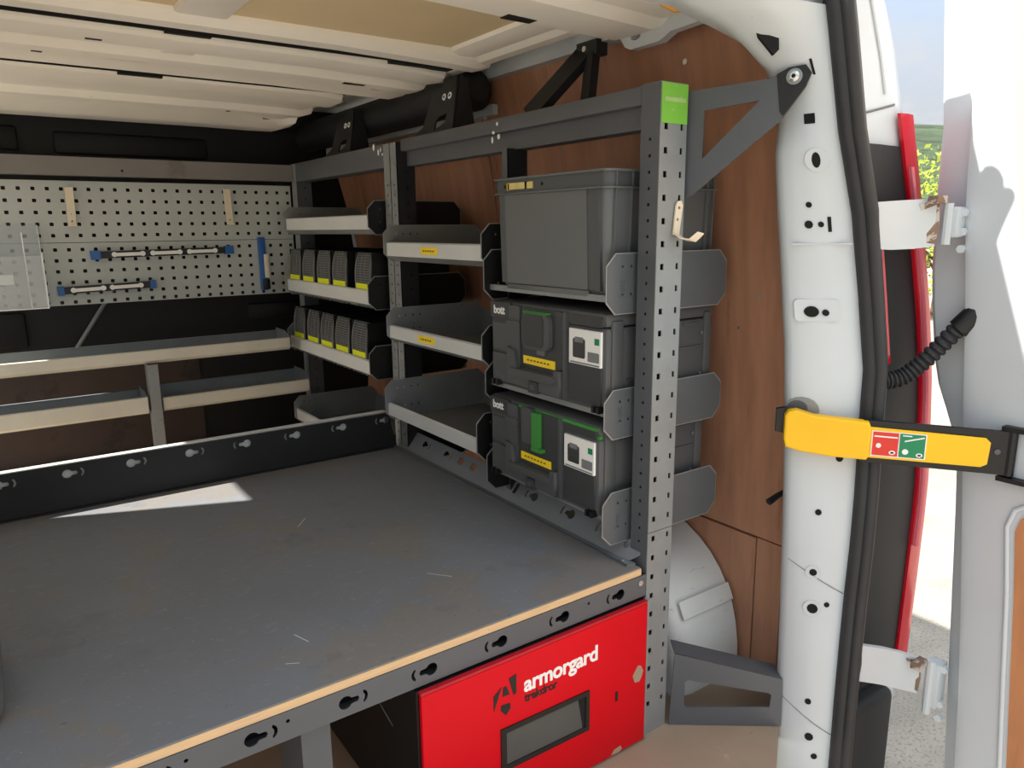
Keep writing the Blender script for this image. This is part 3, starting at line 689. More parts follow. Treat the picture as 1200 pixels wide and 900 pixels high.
# ================================================================== TRAYS
def oct_plate(x0, x1, z0, z1, c):
    return [(x0, z0 + c), (x0 + c, z0), (x1 - c, z0), (x1, z0 + c), (x1, z1 - c), (x1 - c, z1), (x0 + c, z1), (x0, z1 - c)]
def tray(name, label, y0, y1, zb, x0, x1, lipm, nearm, farm, ph, lo=0.0, lip_h=0.052, cat='tray', group=None, lab=None, marks=True):
    t = thing(name, ((x0 + x1) / 2, (y0 + y1) / 2, zb), label, cat, group)
    obj('base', bx((x0 + 0.024, y0, zb), (x1, y1, zb + 0.002)), 'tray', t, 0)
    if lip_h > 0.03:
        g = G(); g.sheet([[(x0 + 0.024, y0, zb), (x0 + 0.024, y1, zb)], [(x0, y0, zb + 0.014), (x0, y1, zb + 0.014)]], (0.0015, 0, 0.0015))
        obj('lip_skirt', g, 'galv_dull', t, 0)
        g = G(); g.sheet([[(x0, y0, zb + 0.014), (x0, y1, zb + 0.014)], [(x0, y0, zb + lip_h), (x0, y1, zb + lip_h)], [(x0 + 0.006, y0, zb + lip_h + 0.003), (x0 + 0.006, y1, zb + lip_h + 0.003)]], (0.002, 0, -0.0005))
        lp = obj('lip', g, lipm, t, 20)
        if lab:
            yc, w_ = lab
            l_ = obj('label', bx((x0 - 0.001, yc - w_/2, zb + 0.022), (x0 + 0.001, yc + w_/2, zb + 0.040)), 'label_yellow', lp, 0)
            for q in range(5):
                yq = yc + w_ * (0.30 - 0.14 * q)
                obj('print', bx((x0 - 0.0014, yq - w_*0.045, zb + 0.029), (x0 - 0.0008, yq + w_*0.045, zb + 0.033)), 'print_faint', t, 0)
    else:
        obj('lip', bx((x0 + 0.008, y0, zb), (x0 + 0.024, y1, zb + lip_h)), lipm, t, 0)
    obj('back_lip', bx((x1 - 0.002, y0, zb), (x1, y1, zb + (0.07 if lip_h > 0.03 else 0.03))), 'galv', t, 0)
    for yy, mm, nm in ((y0, nearm, 'near'), (y1, farm, 'far')):
        hs = []
        if marks:
            for q in range(4): hs.append(circ(x0 + 0.03 + 0.022 * q, zb + ph - 0.022, 0.0028, 8))
            for q in range(4): hs.append(circ(x0 + 0.03 + 0.022 * q, zb + lo + 0.034, 0.0028, 8))
        p = obj('end_plate', plate_mesh(oct_plate(x0 - 0.007, x1 + 0.004, zb + lo, zb + ph, 0.022), hs, 0.002, (0, yy + 0.001, 0), **FX), mm, t, 0)
        obj('plate_edge', plate_mesh(oct_plate(x0 - 0.0090, x1 + 0.0060, zb + lo - 0.0020, zb + ph + 0.0020, 0.022), [oct_plate(x0 - 0.004, x1 + 0.001, zb + lo + 0.003, zb + ph - 0.003, 0.022)], 0.0008, (0, yy + 0.0004, 0), **FX), 'edge', p, 0)
    return t
GT = 'shelf trays in the racking'
tray('shelf_tray', 'empty pale-lipped shelf tray above the upper row of bins', 1.956, 2.664, 0.985, 0.900, 1.190, 'lip', 'plate_black', 'tray', 0.092, 0.0, group=GT)
tray('shelf_tray', 'pale-lipped shelf tray holding the upper row of bins', 1.962, 2.672, 0.772, 0.893, 1.205, 'lip', 'plate_black', 'tray', 0.094, 0.0, group=GT)
tray('shelf_tray', 'pale-lipped shelf tray holding the lower row of bins', 1.966, 2.672, 0.566, 0.888, 1.21, 'lip', 'plate_black', 'plate_grey', 0.098, 0.0, group=GT)
tray('shelf_tray', 'lowest tray in the corner, behind the black upstand rail', 1.966, 2.66, 0.292, 0.888, 1.21, 'lip', 'plate_black', 'galv', 0.098, 0.0, group=GT)
tray('shelf_tray', 'upper pale-lipped tray with a yellow label left of the storage box', 1.376, 1.862, 0.914, 0.900, 1.205, 'lip', 'plate_black', 'tray', 0.094, 0.0, lip_h=0.048, group=GT, lab=(1.625, 0.085))
tray('shelf_tray', 'middle pale-lipped tray with a yellow label left of the grey cases', 1.378, 1.860, 0.690, 0.898, 1.205, 'lip', 'plate_black', 'galv_dull', 0.094, 0.0, lip_h=0.046, group=GT, lab=(1.65, 0.085))
tray('shelf_tray', 'lowest pale-lipped tray beside the slotted worktop rail', 1.385, 1.862, 0.470, 0.884, 1.205, 'lip', 'plate_black', 'galv_dull', 0.11, 0.0, lip_h=0.046, group=GT)
GB = 'box shelves on the near racking'
for zb, ph, lo, lab in ((0.866, 0.086, -0.02, 'grey box shelf with chamfered side plates under the open storage box'), (0.652, 0.052, -0.040, 'grey box shelf with chamfered side plates under the upper case'), (0.447, 0.058, -0.045, 'grey box shelf with chamfered side plates under the lower case')):
    t = tray('box_shelf', lab, 0.9725, 1.368, zb, 0.900, 1.21, 'galv_dull', 'plate_grey', 'plate_black', ph, lo, lip_h=0.012, cat='shelf', group=GB)

    obj('embossed_mark', text_mesh('bott', 0.030, Vector((0.935, 0.9712, zb + lo + 0.030)), Vector((0, 0, 1)), Vector((-1, 0, 0)), Vector((0, -1, 0)), 0.0005, 0.01), 'rack', t, 0)

# trays along the bulkhead
def wall_tray(label, x0, x1, y0, y1, zb, lip, back, lipm='lip_dirty'):
    t = thing('wall_tray', ((x0 + x1)/2, (y0 + y1)/2, zb), label, 'tray', 'long trays along the bulkhead')
    obj('base', bx((x0, y0 + 0.012, zb), (x1, y1, zb + 0.002)), 'tray', t, 0)
    g = G(); g.sheet([[(x0, y0 + 0.014, zb), (x1, y0 + 0.014, zb)], [(x0, y0, zb + 0.010), (x1, y0, zb + 0.010)], [(x0, y0, zb + lip), (x1, y0, zb + lip)], [(x0, y0 + 0.006, zb + lip + 0.002), (x1, y0 + 0.006, zb + lip + 0.002)]], (0, 0.0015, 0))
    obj('lip', g, lipm, t, 20)
    obj('back', bx((x0, y1 - 0.002, zb), (x1, y1, zb + back)), 'galv', t, 0)
    obj('back_bead', bx((x0, y1 - 0.010, zb + back), (x1, y1, zb + back + 0.003)), 'galv', t, 0)
    for x in (x0, x1):
        obj('end_plate', G().prism([(y0, zb + 0.008), (y0 + 0.014, zb), (y1, zb), (y1, zb + back + 0.012), (y0 + 0.05, zb + back + 0.012), (y0, zb + lip)], (x - 0.001, 0, 0), (0, 1, 0), (0, 0, 1), (1, 0, 0), 0.002), 'galv', t, 0)
    return t
wall_tray('long upper pale tray under the perforated panel', -0.355, 0.846, 2.552, 2.70, 0.586, 0.042, 0.052)
wall_tray('lower pale tray left of the grey divider upright', -0.355, 0.374, 2.552, 2.70, 0.424, 0.055, 0.056)
wall_tray('lower pale tray right of the grey divider upright', 0.418, 0.904, 2.552, 2.70, 0.426, 0.045, 0.062)
t = thing('divider_upright', (0.398, 2.56, 0.0), 'short grey steel upright between the two lower wall trays', 'upright')
obj('front_web', bx((0.381, 2.545, 0.0), (0.412, 2.548, 0.584)), 'galv_dull', t, 0)
obj('side_web', bx((0.381, 2.548, 0.0), (0.384, 2.59, 0.584)), 'galv_dull', t, 0)
obj('screw', G().tube([(0.404, 2.546, 0.40), (0.404, 2.541, 0.40)], 0.005, 8), 'steel', t)

# ================================================================== PERFORATED PANEL AND WHAT HANGS ON IT
pp = thing('perforated_panel', (0.3, 2.752, 0.77), 'pale grey perforated tool panel on the bulkhead', 'panel')
def holes_rows(zl):
    o = []
    for z in zl:
        x = 0.0765 - 0.0376 * 10
        while x < 0.945:
            if x > -0.33: o.append([(x-0.0055, z-0.004), (x-0.004, z-0.0055), (x+0.004, z-0.0055), (x+0.0055, z-0.004), (x+0.0055, z+0.004), (x+0.004, z+0.0055), (x-0.004, z+0.0055), (x-0.0055, z+0.004)])
            x += 0.0376
    return o
obj('upper_sheet', plate_mesh([(-0.34, 0.9675), (0.953, 0.9675), (0.953, 1.157), (-0.34, 1.157)], holes_rows([1.132, 1.096, 1.060, 1.024, 0.989]), 0.002, (0, 2.754, 0), **FX), 'peg', pp, 0)
obj('lower_sheet', plate_mesh([(-0.34, 0.770), (0.953, 0.770), (0.953, 0.9660), (-0.34, 0.9660)], holes_rows([0.945, 0.911, 0.877, 0.842, 0.807, 0.7795]), 0.002, (0, 2.754, 0), **FX), 'peg', pp, 0)
obj('bottom_return', bx((-0.34, 2.754, 0.770), (0.953, 2.775, 0.772)), 'peg', pp, 0)
t = thing('cross_rail', (0.3, 2.74, 1.172), 'grey channel rail across the bulkhead above the perforated panel', 'rail')
obj('face', plate_mesh([(-0.355, 1.172), (0.955, 1.172), (0.955, 1.228), (-0.355, 1.228)], [circ(0.40, 1.19, 0.004, 8)], 0.002, (0, 2.722, 0), **FX), 'rail_brown', t, 0)
obj('bottom_web', bx((-0.355, 2.722, 1.172), (0.955, 2.76, 1.174)), 'rail_brown', t, 0)
obj('top_web', bx((-0.355, 2.722, 1.226), (0.955, 2.76, 1.228)), 'rail_brown', t, 0)
for a, b, lab in (((0.247, 1.137), (0.2445, 1.017), 'cream plastic strip clip on the perforated panel, above the clear holder'), ((0.724, 1.141), (0.727, 1.020), 'cream plastic strip clip on the perforated panel, near the racking corner')):
    t = thing('strip_clip', (a[0], 2.745, b[1]), lab, 'clip', 'cream clips on the perforated panel')
    hs = [circ((a[0] + (b[0]-a[0])*0.68) , a[1] + (b[1]-a[1])*0.68, 0.002, 8)]
    obj('strip', plate_mesh([(b[0]-0.011, b[1]), (b[0]+0.011, b[1]), (a[0]+0.012, a[1]), (a[0]-0.012, a[1])], hs, 0.004, (0, 2.7445, 0), **FX), 'cream', t, 0)
    obj('toe', bx((b[0]-0.010, 2.730, b[1]), (b[0]+0.010, 2.7405, b[1]+0.004)), 'cream', t, 0)
    obj('screw', G().tube([(b[0], 2.741, b[1] + 0.016), (b[0], 2.7385, b[1] + 0.016)], 0.0022, 8), 'black', t)
def level(label, x0, z0, x1, z1, n):
    """thin tool holder strip: black body, blue end clips, white scale tiles"""
    a = Vector((x0, 2.738, z0)); b = Vector((x1, 2.738, z1)); d = b - a; L = d.length; u = d / L; v = Vector((0, -1, 0)).cross(u)
    v = -v if v.z < -0.1 or (abs(v.z) < 0.1 and v.x < 0) else v
    nn = Vector((0, -1, 0))
    t = thing('tool_strip', ((x0+x1)/2, 2.745, min(z0, z1)), label, 'tool holder', 'tool strips on the perforated panel')
    def bxp(nm, s0, s1, w0, w1, h, mtl, par):
        return obj(nm, G().prism([(s0*L, w0), (s1*L, w0), (s1*L, w1), (s0*L, w1)], a + Vector((0, 0.012, 0)), u, v, nn, h), mtl, par, 0)
    bd = bxp('body', 0.02, 0.98, -0.011, 0.011, 0.016, 'black', t)
    for s0, s1 in ((-0.015, 0.05), (0.95, 1.015)): bxp('end_clip', s0, s1, -0.014, 0.014, 0.020, 'blue', t)
    for q in range(n):
        s0 = 0.13 + 0.8 * q / n; s1 = s0 + 0.8 / n * 0.82
        w_ = bxp('spanner', s0 + 0.02, s1 - 0.02, -0.006, 0.005, 0.0185, 'card', bd)
        for s in (s0 + 0.012, s1 - 0.012):
            c = a + u * (s * L) + Vector((0, -0.005, 0))
            obj('spanner_jaw', G().tube([c + Vector((0, 0.003, 0)), c + Vector((0, -0.002, 0))], 0.0085, 8), 'card', bd)
    return t
level('long tool strip with blue ends, higher of the two level ones', 0.290, 0.926, 0.722, 0.933, 3)
level('shorter tool strip with blue ends, lower of the two level ones', 0.184, 0.817, 0.462, 0.826, 2)
t = thing('tool_strip', (0.83, 2.745, 0.785), 'blue tool strip standing upright near the racking corner', 'tool holder', 'tool strips on the perforated panel')
obj('body', rbox_mesh((0.818, 2.734, 0.785), (0.842, 2.7515, 0.975), 0.003), 'blue', t)
obj('knife_handle', rbox_mesh((0.832, 2.727, 0.83), (0.848, 2.735, 0.915), 0.003), 'cream', t)
obj('lower_clip', rbox_mesh((0.822, 2.730, 0.788), (0.848, 2.736, 0.825), 0.002), 'black', t)
# clear document holder
t = thing('document_holder', (0.0, 2.70, 0.77), 'clear plastic holder at the left end of the perforated panel', 'holder')
hx = obj('front_pane', bx((-0.16, 2.690, 0.772), (0.150, 2.693, 0.93)), 'clear', t, 0)
obj('side_pane', G().prism([(2.690, 0.772), (2.751, 0.772), (2.751, 1.022), (2.735, 1.022), (2.690, 0.94)], (0.1475, 0, 0), (0, 1, 0), (0, 0, 1), (1, 0, 0), 0.003), 'clear', t, 0)
obj('bottom_pane', bx((-0.16, 2.690, 0.769), (0.150, 2.751, 0.772)), 'clear', t, 0)
obj('back_pane', bx((-0.16, 2.7465, 0.772), (0.150, 2.7495, 1.022)), 'clear', t, 0)
g = G(); g.tube([(0.149, 2.75, 0.772), (0.149, 2.75, 1.022)], 0.0018, 6); g.tube([(0.149, 2.69, 0.772), (0.149, 2.69, 0.94)], 0.0018, 6); g.tube([(-0.16, 2.69, 0.771), (0.149, 2.69, 0.771)], 0.0022, 6); g.tube([(0.105, 2.695, 0.772), (0.105, 2.73, 1.0)], 0.002, 6)
obj('edge_bead', g, 'paint_white', t)
obj('card', bx((-0.02, 2.695, 0.846), (0.068, 2.696, 0.876)), 'card', t, 0)

# ================================================================== STORAGE BOXES
def rr_section(x0, x1, y0, y1, r, z, n=5):
    return [(p[0], p[1], z) for p in rrect(x0, y0, x1, y1, r, n)]
# open euro container
ec = thing('storage_box', (1.055, 1.165, 0.872), 'large open grey plastic storage box on the top box shelf', 'box')
g = G(); X0, X1, Y0, Y1 = 0.906, 1.200, 0.990, 1.344
secs = [(0.016, 0.8722), (0.012, 0.876), (0.008, 0.90), (0.003, 1.066), (0.003, 1.0975)]
rows = [rr_section(X0 + i, X1 - i, Y0 + i, Y1 - i, 0.018, z) for i, z in secs]
inn = [rr_section(X0 + i + 0.004, X1 - i - 0.004, Y0 + i + 0.004, Y1 - i - 0.004, 0.015, z) for i, z in ((0.003, 1.0975), (0.008, 0.90), (0.012, 0.877))]
g.loft(rows + inn, True, True)
obj('tub', g, 'euro', ec, 40)
def ring(nm, out, z0, z1, m_, par, r=0.02):
    g = G(); a = rr_section(X0 - out, X1 + out, Y0 - out, Y1 + out, r, z0); b = rr_section(X0 - out, X1 + out, Y0 - out, Y1 + out, r, z1)
    c = rr_section(X0 + 0.004, X1 - 0.004, Y0 + 0.004, Y1 - 0.004, 0.015, z1); d = rr_section(X0 + 0.004, X1 - 0.004, Y0 + 0.004, Y1 - 0.004, 0.015, z0)
    g.loft([a, b, c, d, a], True); return obj(nm, g, m_, par, 40)
rim = ring('rim', 0.001, 1.068, 1.096, 'euro_d', ec)
ring('rim_bead', 0.006, 1.0955, 1.0995, 'euro', rim); ring('rim_bead', 0.006, 1.0665, 1.0695, 'euro', rim)
def taper(z): return 0.003 + 0.005 * (1.066 - z) / 0.166
for (ya, yb, dep, mm) in ((1.326, 1.306, 0.0015, 'euro_d'), (1.304, 1.045, 0.003, 'euro'), (1.043, 1.020, 0.0012, 'euro_d'), (1.016, 1.008, 0.005, 'euro_d')):
    g = G(); g.sheet([[(X0 + taper(0.885) - dep, ya, 0.885), (X0 + taper(0.885) - dep, yb, 0.885)], [(X0 + taper(1.066) - dep, ya, 1.066), (X0 + taper(1.066) - dep, yb, 1.066)]], (dep + 0.001, 0, 0))
    obj('front_panel' if mm == 'euro' else 'front_rib', g, mm, ec, 0)
for x in (0.925, 0.965, 1.03, 1.10, 1.165, 1.185):
    g = G(); y_ = Y0
    g.sheet([[(x, y_ + taper(0.885) - 0.006, 0.885), (x + 0.003, y_ + taper(0.885) - 0.006, 0.885)], [(x, y_ + taper(1.096) - 0.006, 1.096), (x + 0.003, y_ + taper(1.096) - 0.006, 1.096)]], (0, 0.008, 0))
    obj('side_rib', g, 'euro', ec, 0)
for x, w_ in ((1.268, 0.066), (1.229, 0.026)):
    obj('label', bx((0.9035, x - w_/2 - 0.012, 1.076), (0.9055, x + w_/2 - 0.012, 1.089)), 'label_cream', rim, 0)
obj('label', bx((0.9035, 1.284, 1.075), (0.9053, 1.292, 1.090)), 'label_yellow', rim, 0)
for y in (1.300, 1.175): obj('rim_hole', G().tube([(0.9052, y, 1.083), (0.9042, y, 1.083)], 0.0035, 8), 'hole', rim)
obj('skid', rbox_mesh((0.9075, 1.04, 0.8725), (0.914, 1.30, 0.884), 0.002), 'euro', ec)

# lidded system cases
def case(label, xf, yl, yr, zb, zt, opened):
    W = yl - yr; H = zt - zb; D = 0.292
    t = thing('tool_case', (xf + D/2, (yl + yr)/2, zb), label, 'case', 'grey lidded cases on the box shelves')
    o = Vector((xf, yl, zb)); F = dict(o=o, **FY)
    def P(nm, u0, u1, v0, v1, h, mtl, par, r=0.0, h0=-0.004):
        """raised pad on the front: fractions of width/height, h metres proud"""
        pts = rrect(u0*W, v0*H, u1*W, v1*H, r) if r else [(u0*W, v0*H), (u1*W, v0*H), (u1*W, v1*H), (u0*W, v1*H)]
        return obj(nm, G().prism(pts, o + Vector((-h0 * 1, 0, 0)), FY['u'], FY['v'], FY['n'], h - h0), mtl, par, 0)
    seam = zb + H * 0.86
    bd = obj('body', rbox_mesh((xf, yr, zb), (xf + D, yl, seam - 0.0012), 0.007), 'case', t)
    lift = 0.004 if opened else 0.0
    ld = obj('lid', rbox_mesh((xf, yr, seam + lift), (xf + D, yl, zt), 0.007), 'case', t)
    if opened:
        obj('seal', bx((xf + 0.003, yr + 0.003, seam - 0.002), (xf + D - 0.003, yl - 0.09, seam + lift + 0.001)), 'green', t, 0)
        obj('green_rim', bx((xf - 0.0035, yr + 0.004, zt - 0.010), (xf + 0.003, yl - 0.11, zt - 0.004)), 'green', ld, 0)
    # left column
    P('logo_panel', 0.015, 0.215, 0.80, 0.985, 0.005, 'case_d', ld, 0.003)
    obj('logo', text_mesh('bott', 0.112*W, o + FY['u']*0.048*W + FY['v']*0.852*H + FY['n']*0.0052, FY['u'], FY['v'], FY['n'], 0.0006, 0.035, height=0.10*H), 'paint_white', ld, 0)
    P('side_column', 0.215, 0.315, 0.06, 0.97, 0.009, 'case', bd, 0.006)
    P('column_band', 0.20, 0.33, 0.725, 0.80, 0.013, 'case', bd, 0.006)
    P('window_panel', 0.025, 0.205, 0.42, 0.74, 0.003, 'euro_d', bd, 0.004)
    P('lower_panel', 0.025, 0.205, 0.05, 0.385, 0.004, 'case', bd, 0.004)
    # centre
    P('centre_panel', 0.33, 0.685, 0.34, 0.965, 0.006, 'case_d', bd, 0.006)
    if opened:
        la = P('latch', 0.365, 0.475, 0.55, 0.985, 0.012, 'case', bd, 0.012)
        P('green_strap', 0.475, 0.535, 0.50, 0.955, 0.016, 'green', la, 0.004)
        P('green_hook', 0.475, 0.57, 0.50, 0.545, 0.017, 'green', la, 0.004)
    else:
        la = P('latch', 0.36, 0.60, 0.52, 0.93, 0.016, 'case', bd, 0.018)
        P('latch_face', 0.375, 0.555, 0.55, 0.905, 0.018, 'case_d', la, 0.012)
        P('green_line', 0.37, 0.585, 0.915, 0.94, 0.017, 'green', la, 0.003)
        P('latch_foot', 0.475, 0.545, 0.465, 0.53, 0.010, 'euro', la, 0.003)
    lb = P('label', 0.345, 0.625, 0.335, 0.425, 0.0075, 'label_yellow', bd)
    for q in range(7): P('print', 0.38 + 0.03*q, 0.398 + 0.03*q, 0.372, 0.390, 0.0079, 'print_faint', lb)
    # carrying handle: trough with a bar
    hd = obj('handle', plate_mesh([(0.215*W, 0.07*H), (0.69*W, 0.05*H), (0.69*W, 0.335*H), (0.645*W, 0.335*H), (0.625*W, 0.23*H), (0.30*W, 0.25*H), (0.285*W, 0.46*H), (0.215*W, 0.50*H)], [], 0.017, o, **FY, bevel=0.002), 'case', bd, 0)
    P('handle_bar', 0.26, 0.655, 0.19, 0.27, 0.023, 'case', hd, 0.004)
    P('bottom_catch', 0.435, 0.515, 0.035, 0.165, 0.021, 'case_d', hd, 0.003); P('catch_tip', 0.455, 0.495, 0.075, 0.125, 0.023, 'euro_d', hd, 0.002)
    # right
    P('right_rib', 0.695, 0.715, 0.04, 0.97, 0.009, 'case', bd, 0.002)
    P('right_panel', 0.735, 0.975, 0.06, 0.45, 0.004, 'case_d', bd, 0.004)
    P('right_panel', 0.735, 0.975, 0.855, 0.96, 0.003, 'case_d', ld, 0.004)
    cd = P('picture_label', 0.735, 0.975, 0.455, 0.815, 0.0052, 'card', bd)
    P('picture', 0.765, 0.86, 0.52, 0.72, 0.0056, 'case_d', cd, 0.004); P('picture', 0.78, 0.845, 0.68, 0.735, 0.0057, 'card_grey', cd, 0.002)
    P('picture', 0.88, 0.965, 0.50, 0.60, 0.0056, 'card_grey', cd, 0.002); P('picture', 0.93, 0.965, 0.68, 0.745, 0.0056, 'sign_green', cd); P('picture', 0.745, 0.965, 0.463, 0.478, 0.0056, 'card_grey', cd)
    for u in (0.04, 0.08, 0.93, 0.965): P('foot_clip', u, u + 0.02, -0.005, 0.06, 0.012, 'black', bd)
    # near end face: ribs and clips
    for z_, x_a, x_b in ((0.80, 0.05, 0.12), (0.80, 0.20, 0.25), (0.30, 0.05, 0.12), (0.55, 0.19, 0.26)):
        obj('end_rib', bx((xf + x_a, yr - 0.003, zb + H*z_), (xf + x_b, yr + 0.002, zb + H*z_ + 0.003)), 'case', bd, 0)
    obj('end_column', rbox_mesh((xf + 0.012, yr - 0.004, zb + 0.012), (xf + 0.040, yr + 0.004, zt - 0.014), 0.003), 'case', bd)
    obj('end_column', rbox_mesh((xf + D - 0.03, yr - 0.004, zb + 0.012), (xf + D - 0.012, yr + 0.004, zt - 0.014), 0.003), 'case', bd)
    for z_ in (0.25, 0.7): obj('end_stud', G().tube([(xf + 0.255, yr + 0.002, zb + H*z_), (xf + 0.255, yr - 0.004, zb + H*z_)], 0.004, 8), 'euro', bd)
    return t
case('dark grey case with closed latch on the middle box shelf', 0.905, 1.359, 0.984, 0.6605, 0.8455, False)
case('dark grey case with green strap hanging open on the lowest box shelf', 0.897, 1.355, 0.990, 0.4560, 0.6350, True)

# ================================================================== SMALL BINS
def bin_proto(name, label, w_, h, group):
    """bin 0.26 deep, w_ wide along y; front at local x = 0, base at local z = 0"""
    t = thing(name, (0, 0, 0), label, 'bin', group)
    D = 0.26
    g = G(); g.box((0.004, -w_/2, 0), (D, -w_/2 + 0.003, h)); g.box((0.004, w_/2 - 0.003, 0), (D, w_/2, h)); g.box((0.004, -w_/2, 0), (D, w_/2, 0.004)); g.box((D - 0.003, -w_/2, 0), (D, w_/2, h)); g.box((0.01, -w_/2, h - 0.02), (D, w_/2, h - 0.016))
    obj('shell', g, 'black', t, 0)
    def arcx(z): return 0.0 + 0.03 * max(0, (z / h - 0.55)) ** 2 * 2.2
    n = 9
    g = G(); g.sheet([[(arcx(h*k/n), -w_/2 + 0.004, h*k/n), (arcx(h*k/n), w_/2 - 0.004, h*k/n)] for k in range(n + 1)], (0.003, 0, 0))
    fr = obj('front_window', g, 'binface', t, 40)
    for k in range(11):
        z = h * (0.46 + 0.048 * k)
        obj('louvre', bx((arcx(z) - 0.0022, -w_/2 + 0.012, z), (arcx(z) + 0.001, w_/2 - 0.012, z + 0.0022)), 'binrib', fr, 0)
    for yy in (-w_/2 + 0.002, w_/2 - 0.008, -0.012, 0.014):
        g = G(); g.sheet([[(arcx(h*k/n) - 0.0026, yy, h*k/n), (arcx(h*k/n) - 0.0026, yy + (0.006 if abs(yy) > 0.02 else 0.002), h*k/n)] for k in range(n + 1)], (0.004, 0, 0))
        obj('edge_rib', g, 'binrib', fr, 40)
    lb = obj('label', bx((-0.0035, -w_/2 + 0.010, h * 0.335), (0.001, w_/2 - 0.010, h * 0.435)), 'label_lime', t, 0)
    return t
def row_of_bins(edges, x, zb, h, group, where):
    words = ['first', 'second', 'third', 'fourth', 'fifth']
    p = None
    for i, (a, b) in enumerate(edges):
        w_ = a - b; c = (a + b) / 2
        lab = '%s black louvred bin with lime label from the bulkhead, %s' % (words[i], where)
        if p is None:
            p = bin_proto('parts_bin', lab, 0.112, h, group); p.location = (x, c, zb)
        else:
            q = dup(p, (x, c, zb), lab)
row_of_bins([(2.671, 2.556), (2.538, 2.424), (2.405, 2.283), (2.266, 2.154), (2.094, 1.974)], 0.904, 0.7745, 0.158, 'louvred bins on the upper bin tray', 'in the upper row')
row_of_bins([(2.655, 2.545), (2.520, 2.405), (2.391, 2.281), (2.262, 2.153), (2.132, 2.022)], 0.900, 0.5685, 0.158, 'louvred bins on the lower bin tray', 'in the lower row')

# ================================================================== RED DRAWER UNIT
du = thing('drawer_unit', (0.70, 1.4, 0.0), 'red and black lockable steel drawer unit under the worktop', 'drawer unit')
obj('carcass', bx((0.457, 0.912, 0.006), (0.949, 1.90, 0.304)), 'black', du, 0)
df = obj('drawer_front', rbox_mesh((0.461, 0.9025, 0.006), (0.948, 0.9115, 0.298), 0.0022), 'red', du, 30, 'red painted drawer front')
obj('top_fold', bx((0.461, 0.9035, 0.2985), (0.948, 0.9125, 0.3035)), 'red_edge', df, 0)
Fz = 0.9025
hp = [(0.606, 0.096), (0.802, 0.092), (0.802, 0.174), (0.606, 0.178)]
hr = obj('handle_recess', plate_mesh(hp, [[(0.617, 0.106), (0.793, 0.102), (0.793, 0.165), (0.617, 0.168)]], 0.003, (0, Fz + 0.0005, 0), **FX), 'paint_black', df, 0)
obj('handle_flap', plate_mesh([(0.614, 0.104), (0.787, 0.100), (0.775, 0.166), (0.614, 0.170)], [], 0.0010, (0, Fz + 0.0004, 0), **FX), 'grey_panel', hr, 0)
obj('handle_slot', bx((0.612, Fz - 0.0003, 0.098), (0.797, Fz + 0.0005, 0.171)), 'hole', hr, 0)
obj('brand_name', text_mesh('armorgard', 0.166, (0.655, Fz - 0.0001, 0.229), FX['u'], FX['v'], FX['n'], 0.0008, 0.025, height=0.040), 'paint_white', df, 0)
obj('product_name', text_mesh('trekdror', 0.072, (0.656, Fz - 0.0001, 0.2095), FX['u'], FX['v'], FX['n'], 0.0008, 0.02, height=0.0165), 'paint_black', df, 0)
lg = dict(o=(0.593, Fz + 0.0001, 0.205), **FX)
for poly in ([(0.0, 0.012), (0.016, 0.052), (0.0, 0.040)], [(0.031, 0.062), (0.046, 0.065), (0.046, 0.030), (0.040, 0.028)], [(0.020, 0.050), (0.026, 0.050), (0.032, 0.033), (0.018, 0.033)], [(0.014, 0.008), (0.024, -0.004), (0.034, 0.006), (0.033, 0.016), (0.015, 0.018)]):
    obj('emblem', plate_mesh(poly, [], 0.001, **lg), 'paint_black', df, 0)
obj('key_slot', bx((0.868, Fz - 0.001, 0.122), (0.874, Fz + 0.001, 0.142)), 'paint_black', df, 0)
for poly in ([(0.912, 0.158), (0.918, 0.166), (0.926, 0.176), (0.934, 0.172), (0.940, 0.160), (0.936, 0.148), (0.930, 0.140), (0.918, 0.142)], [(0.86, 0.010), (0.868, 0.018), (0.884, 0.020), (0.888, 0.012), (0.88, 0.0075)]):
    obj('paint_chip', plate_mesh(poly, [], 0.0006, (0, Fz + 0.0001, 0), **FX), 'floor', df, 0)
obj('frame_edge', bx((0.9485, 0.9035, 0.004), (0.9535, 0.915, 0.304)), 'galv_dull', du, 0)
for z in (0.19, 0.24): obj('vent_slot', G().add([(0.4565, 1.0, z), (0.4565, 1.0, z + 0.004), (0.4565, 1.06, z + 0.022), (0.4565, 1.06, z + 0.018)], [(0, 1, 2, 3)]), 'galv_dull', du, 0)

# tool bag at the very left edge of the worktop
t = thing('tool_bag', (-0.17, 1.19, 0.3675), 'grey bag with yellow trim on the left edge of the worktop', 'bag')
obj('body', rbox_mesh((-0.29, 1.08, 0.3675), (-0.052, 1.30, 0.54), 0.02, 3), 'euro', t)
obj('trim', rbox_mesh((-0.285, 1.30, 0.40), (-0.062, 1.318, 0.54), 0.005), 'label_yellow', t)
obj('handle', G().tube([(-0.17, 1.12, 0.535), (-0.17, 1.13, 0.60), (-0.17, 1.25, 0.60), (-0.17, 1.26, 0.535)], 0.008, 8), 'black', t)

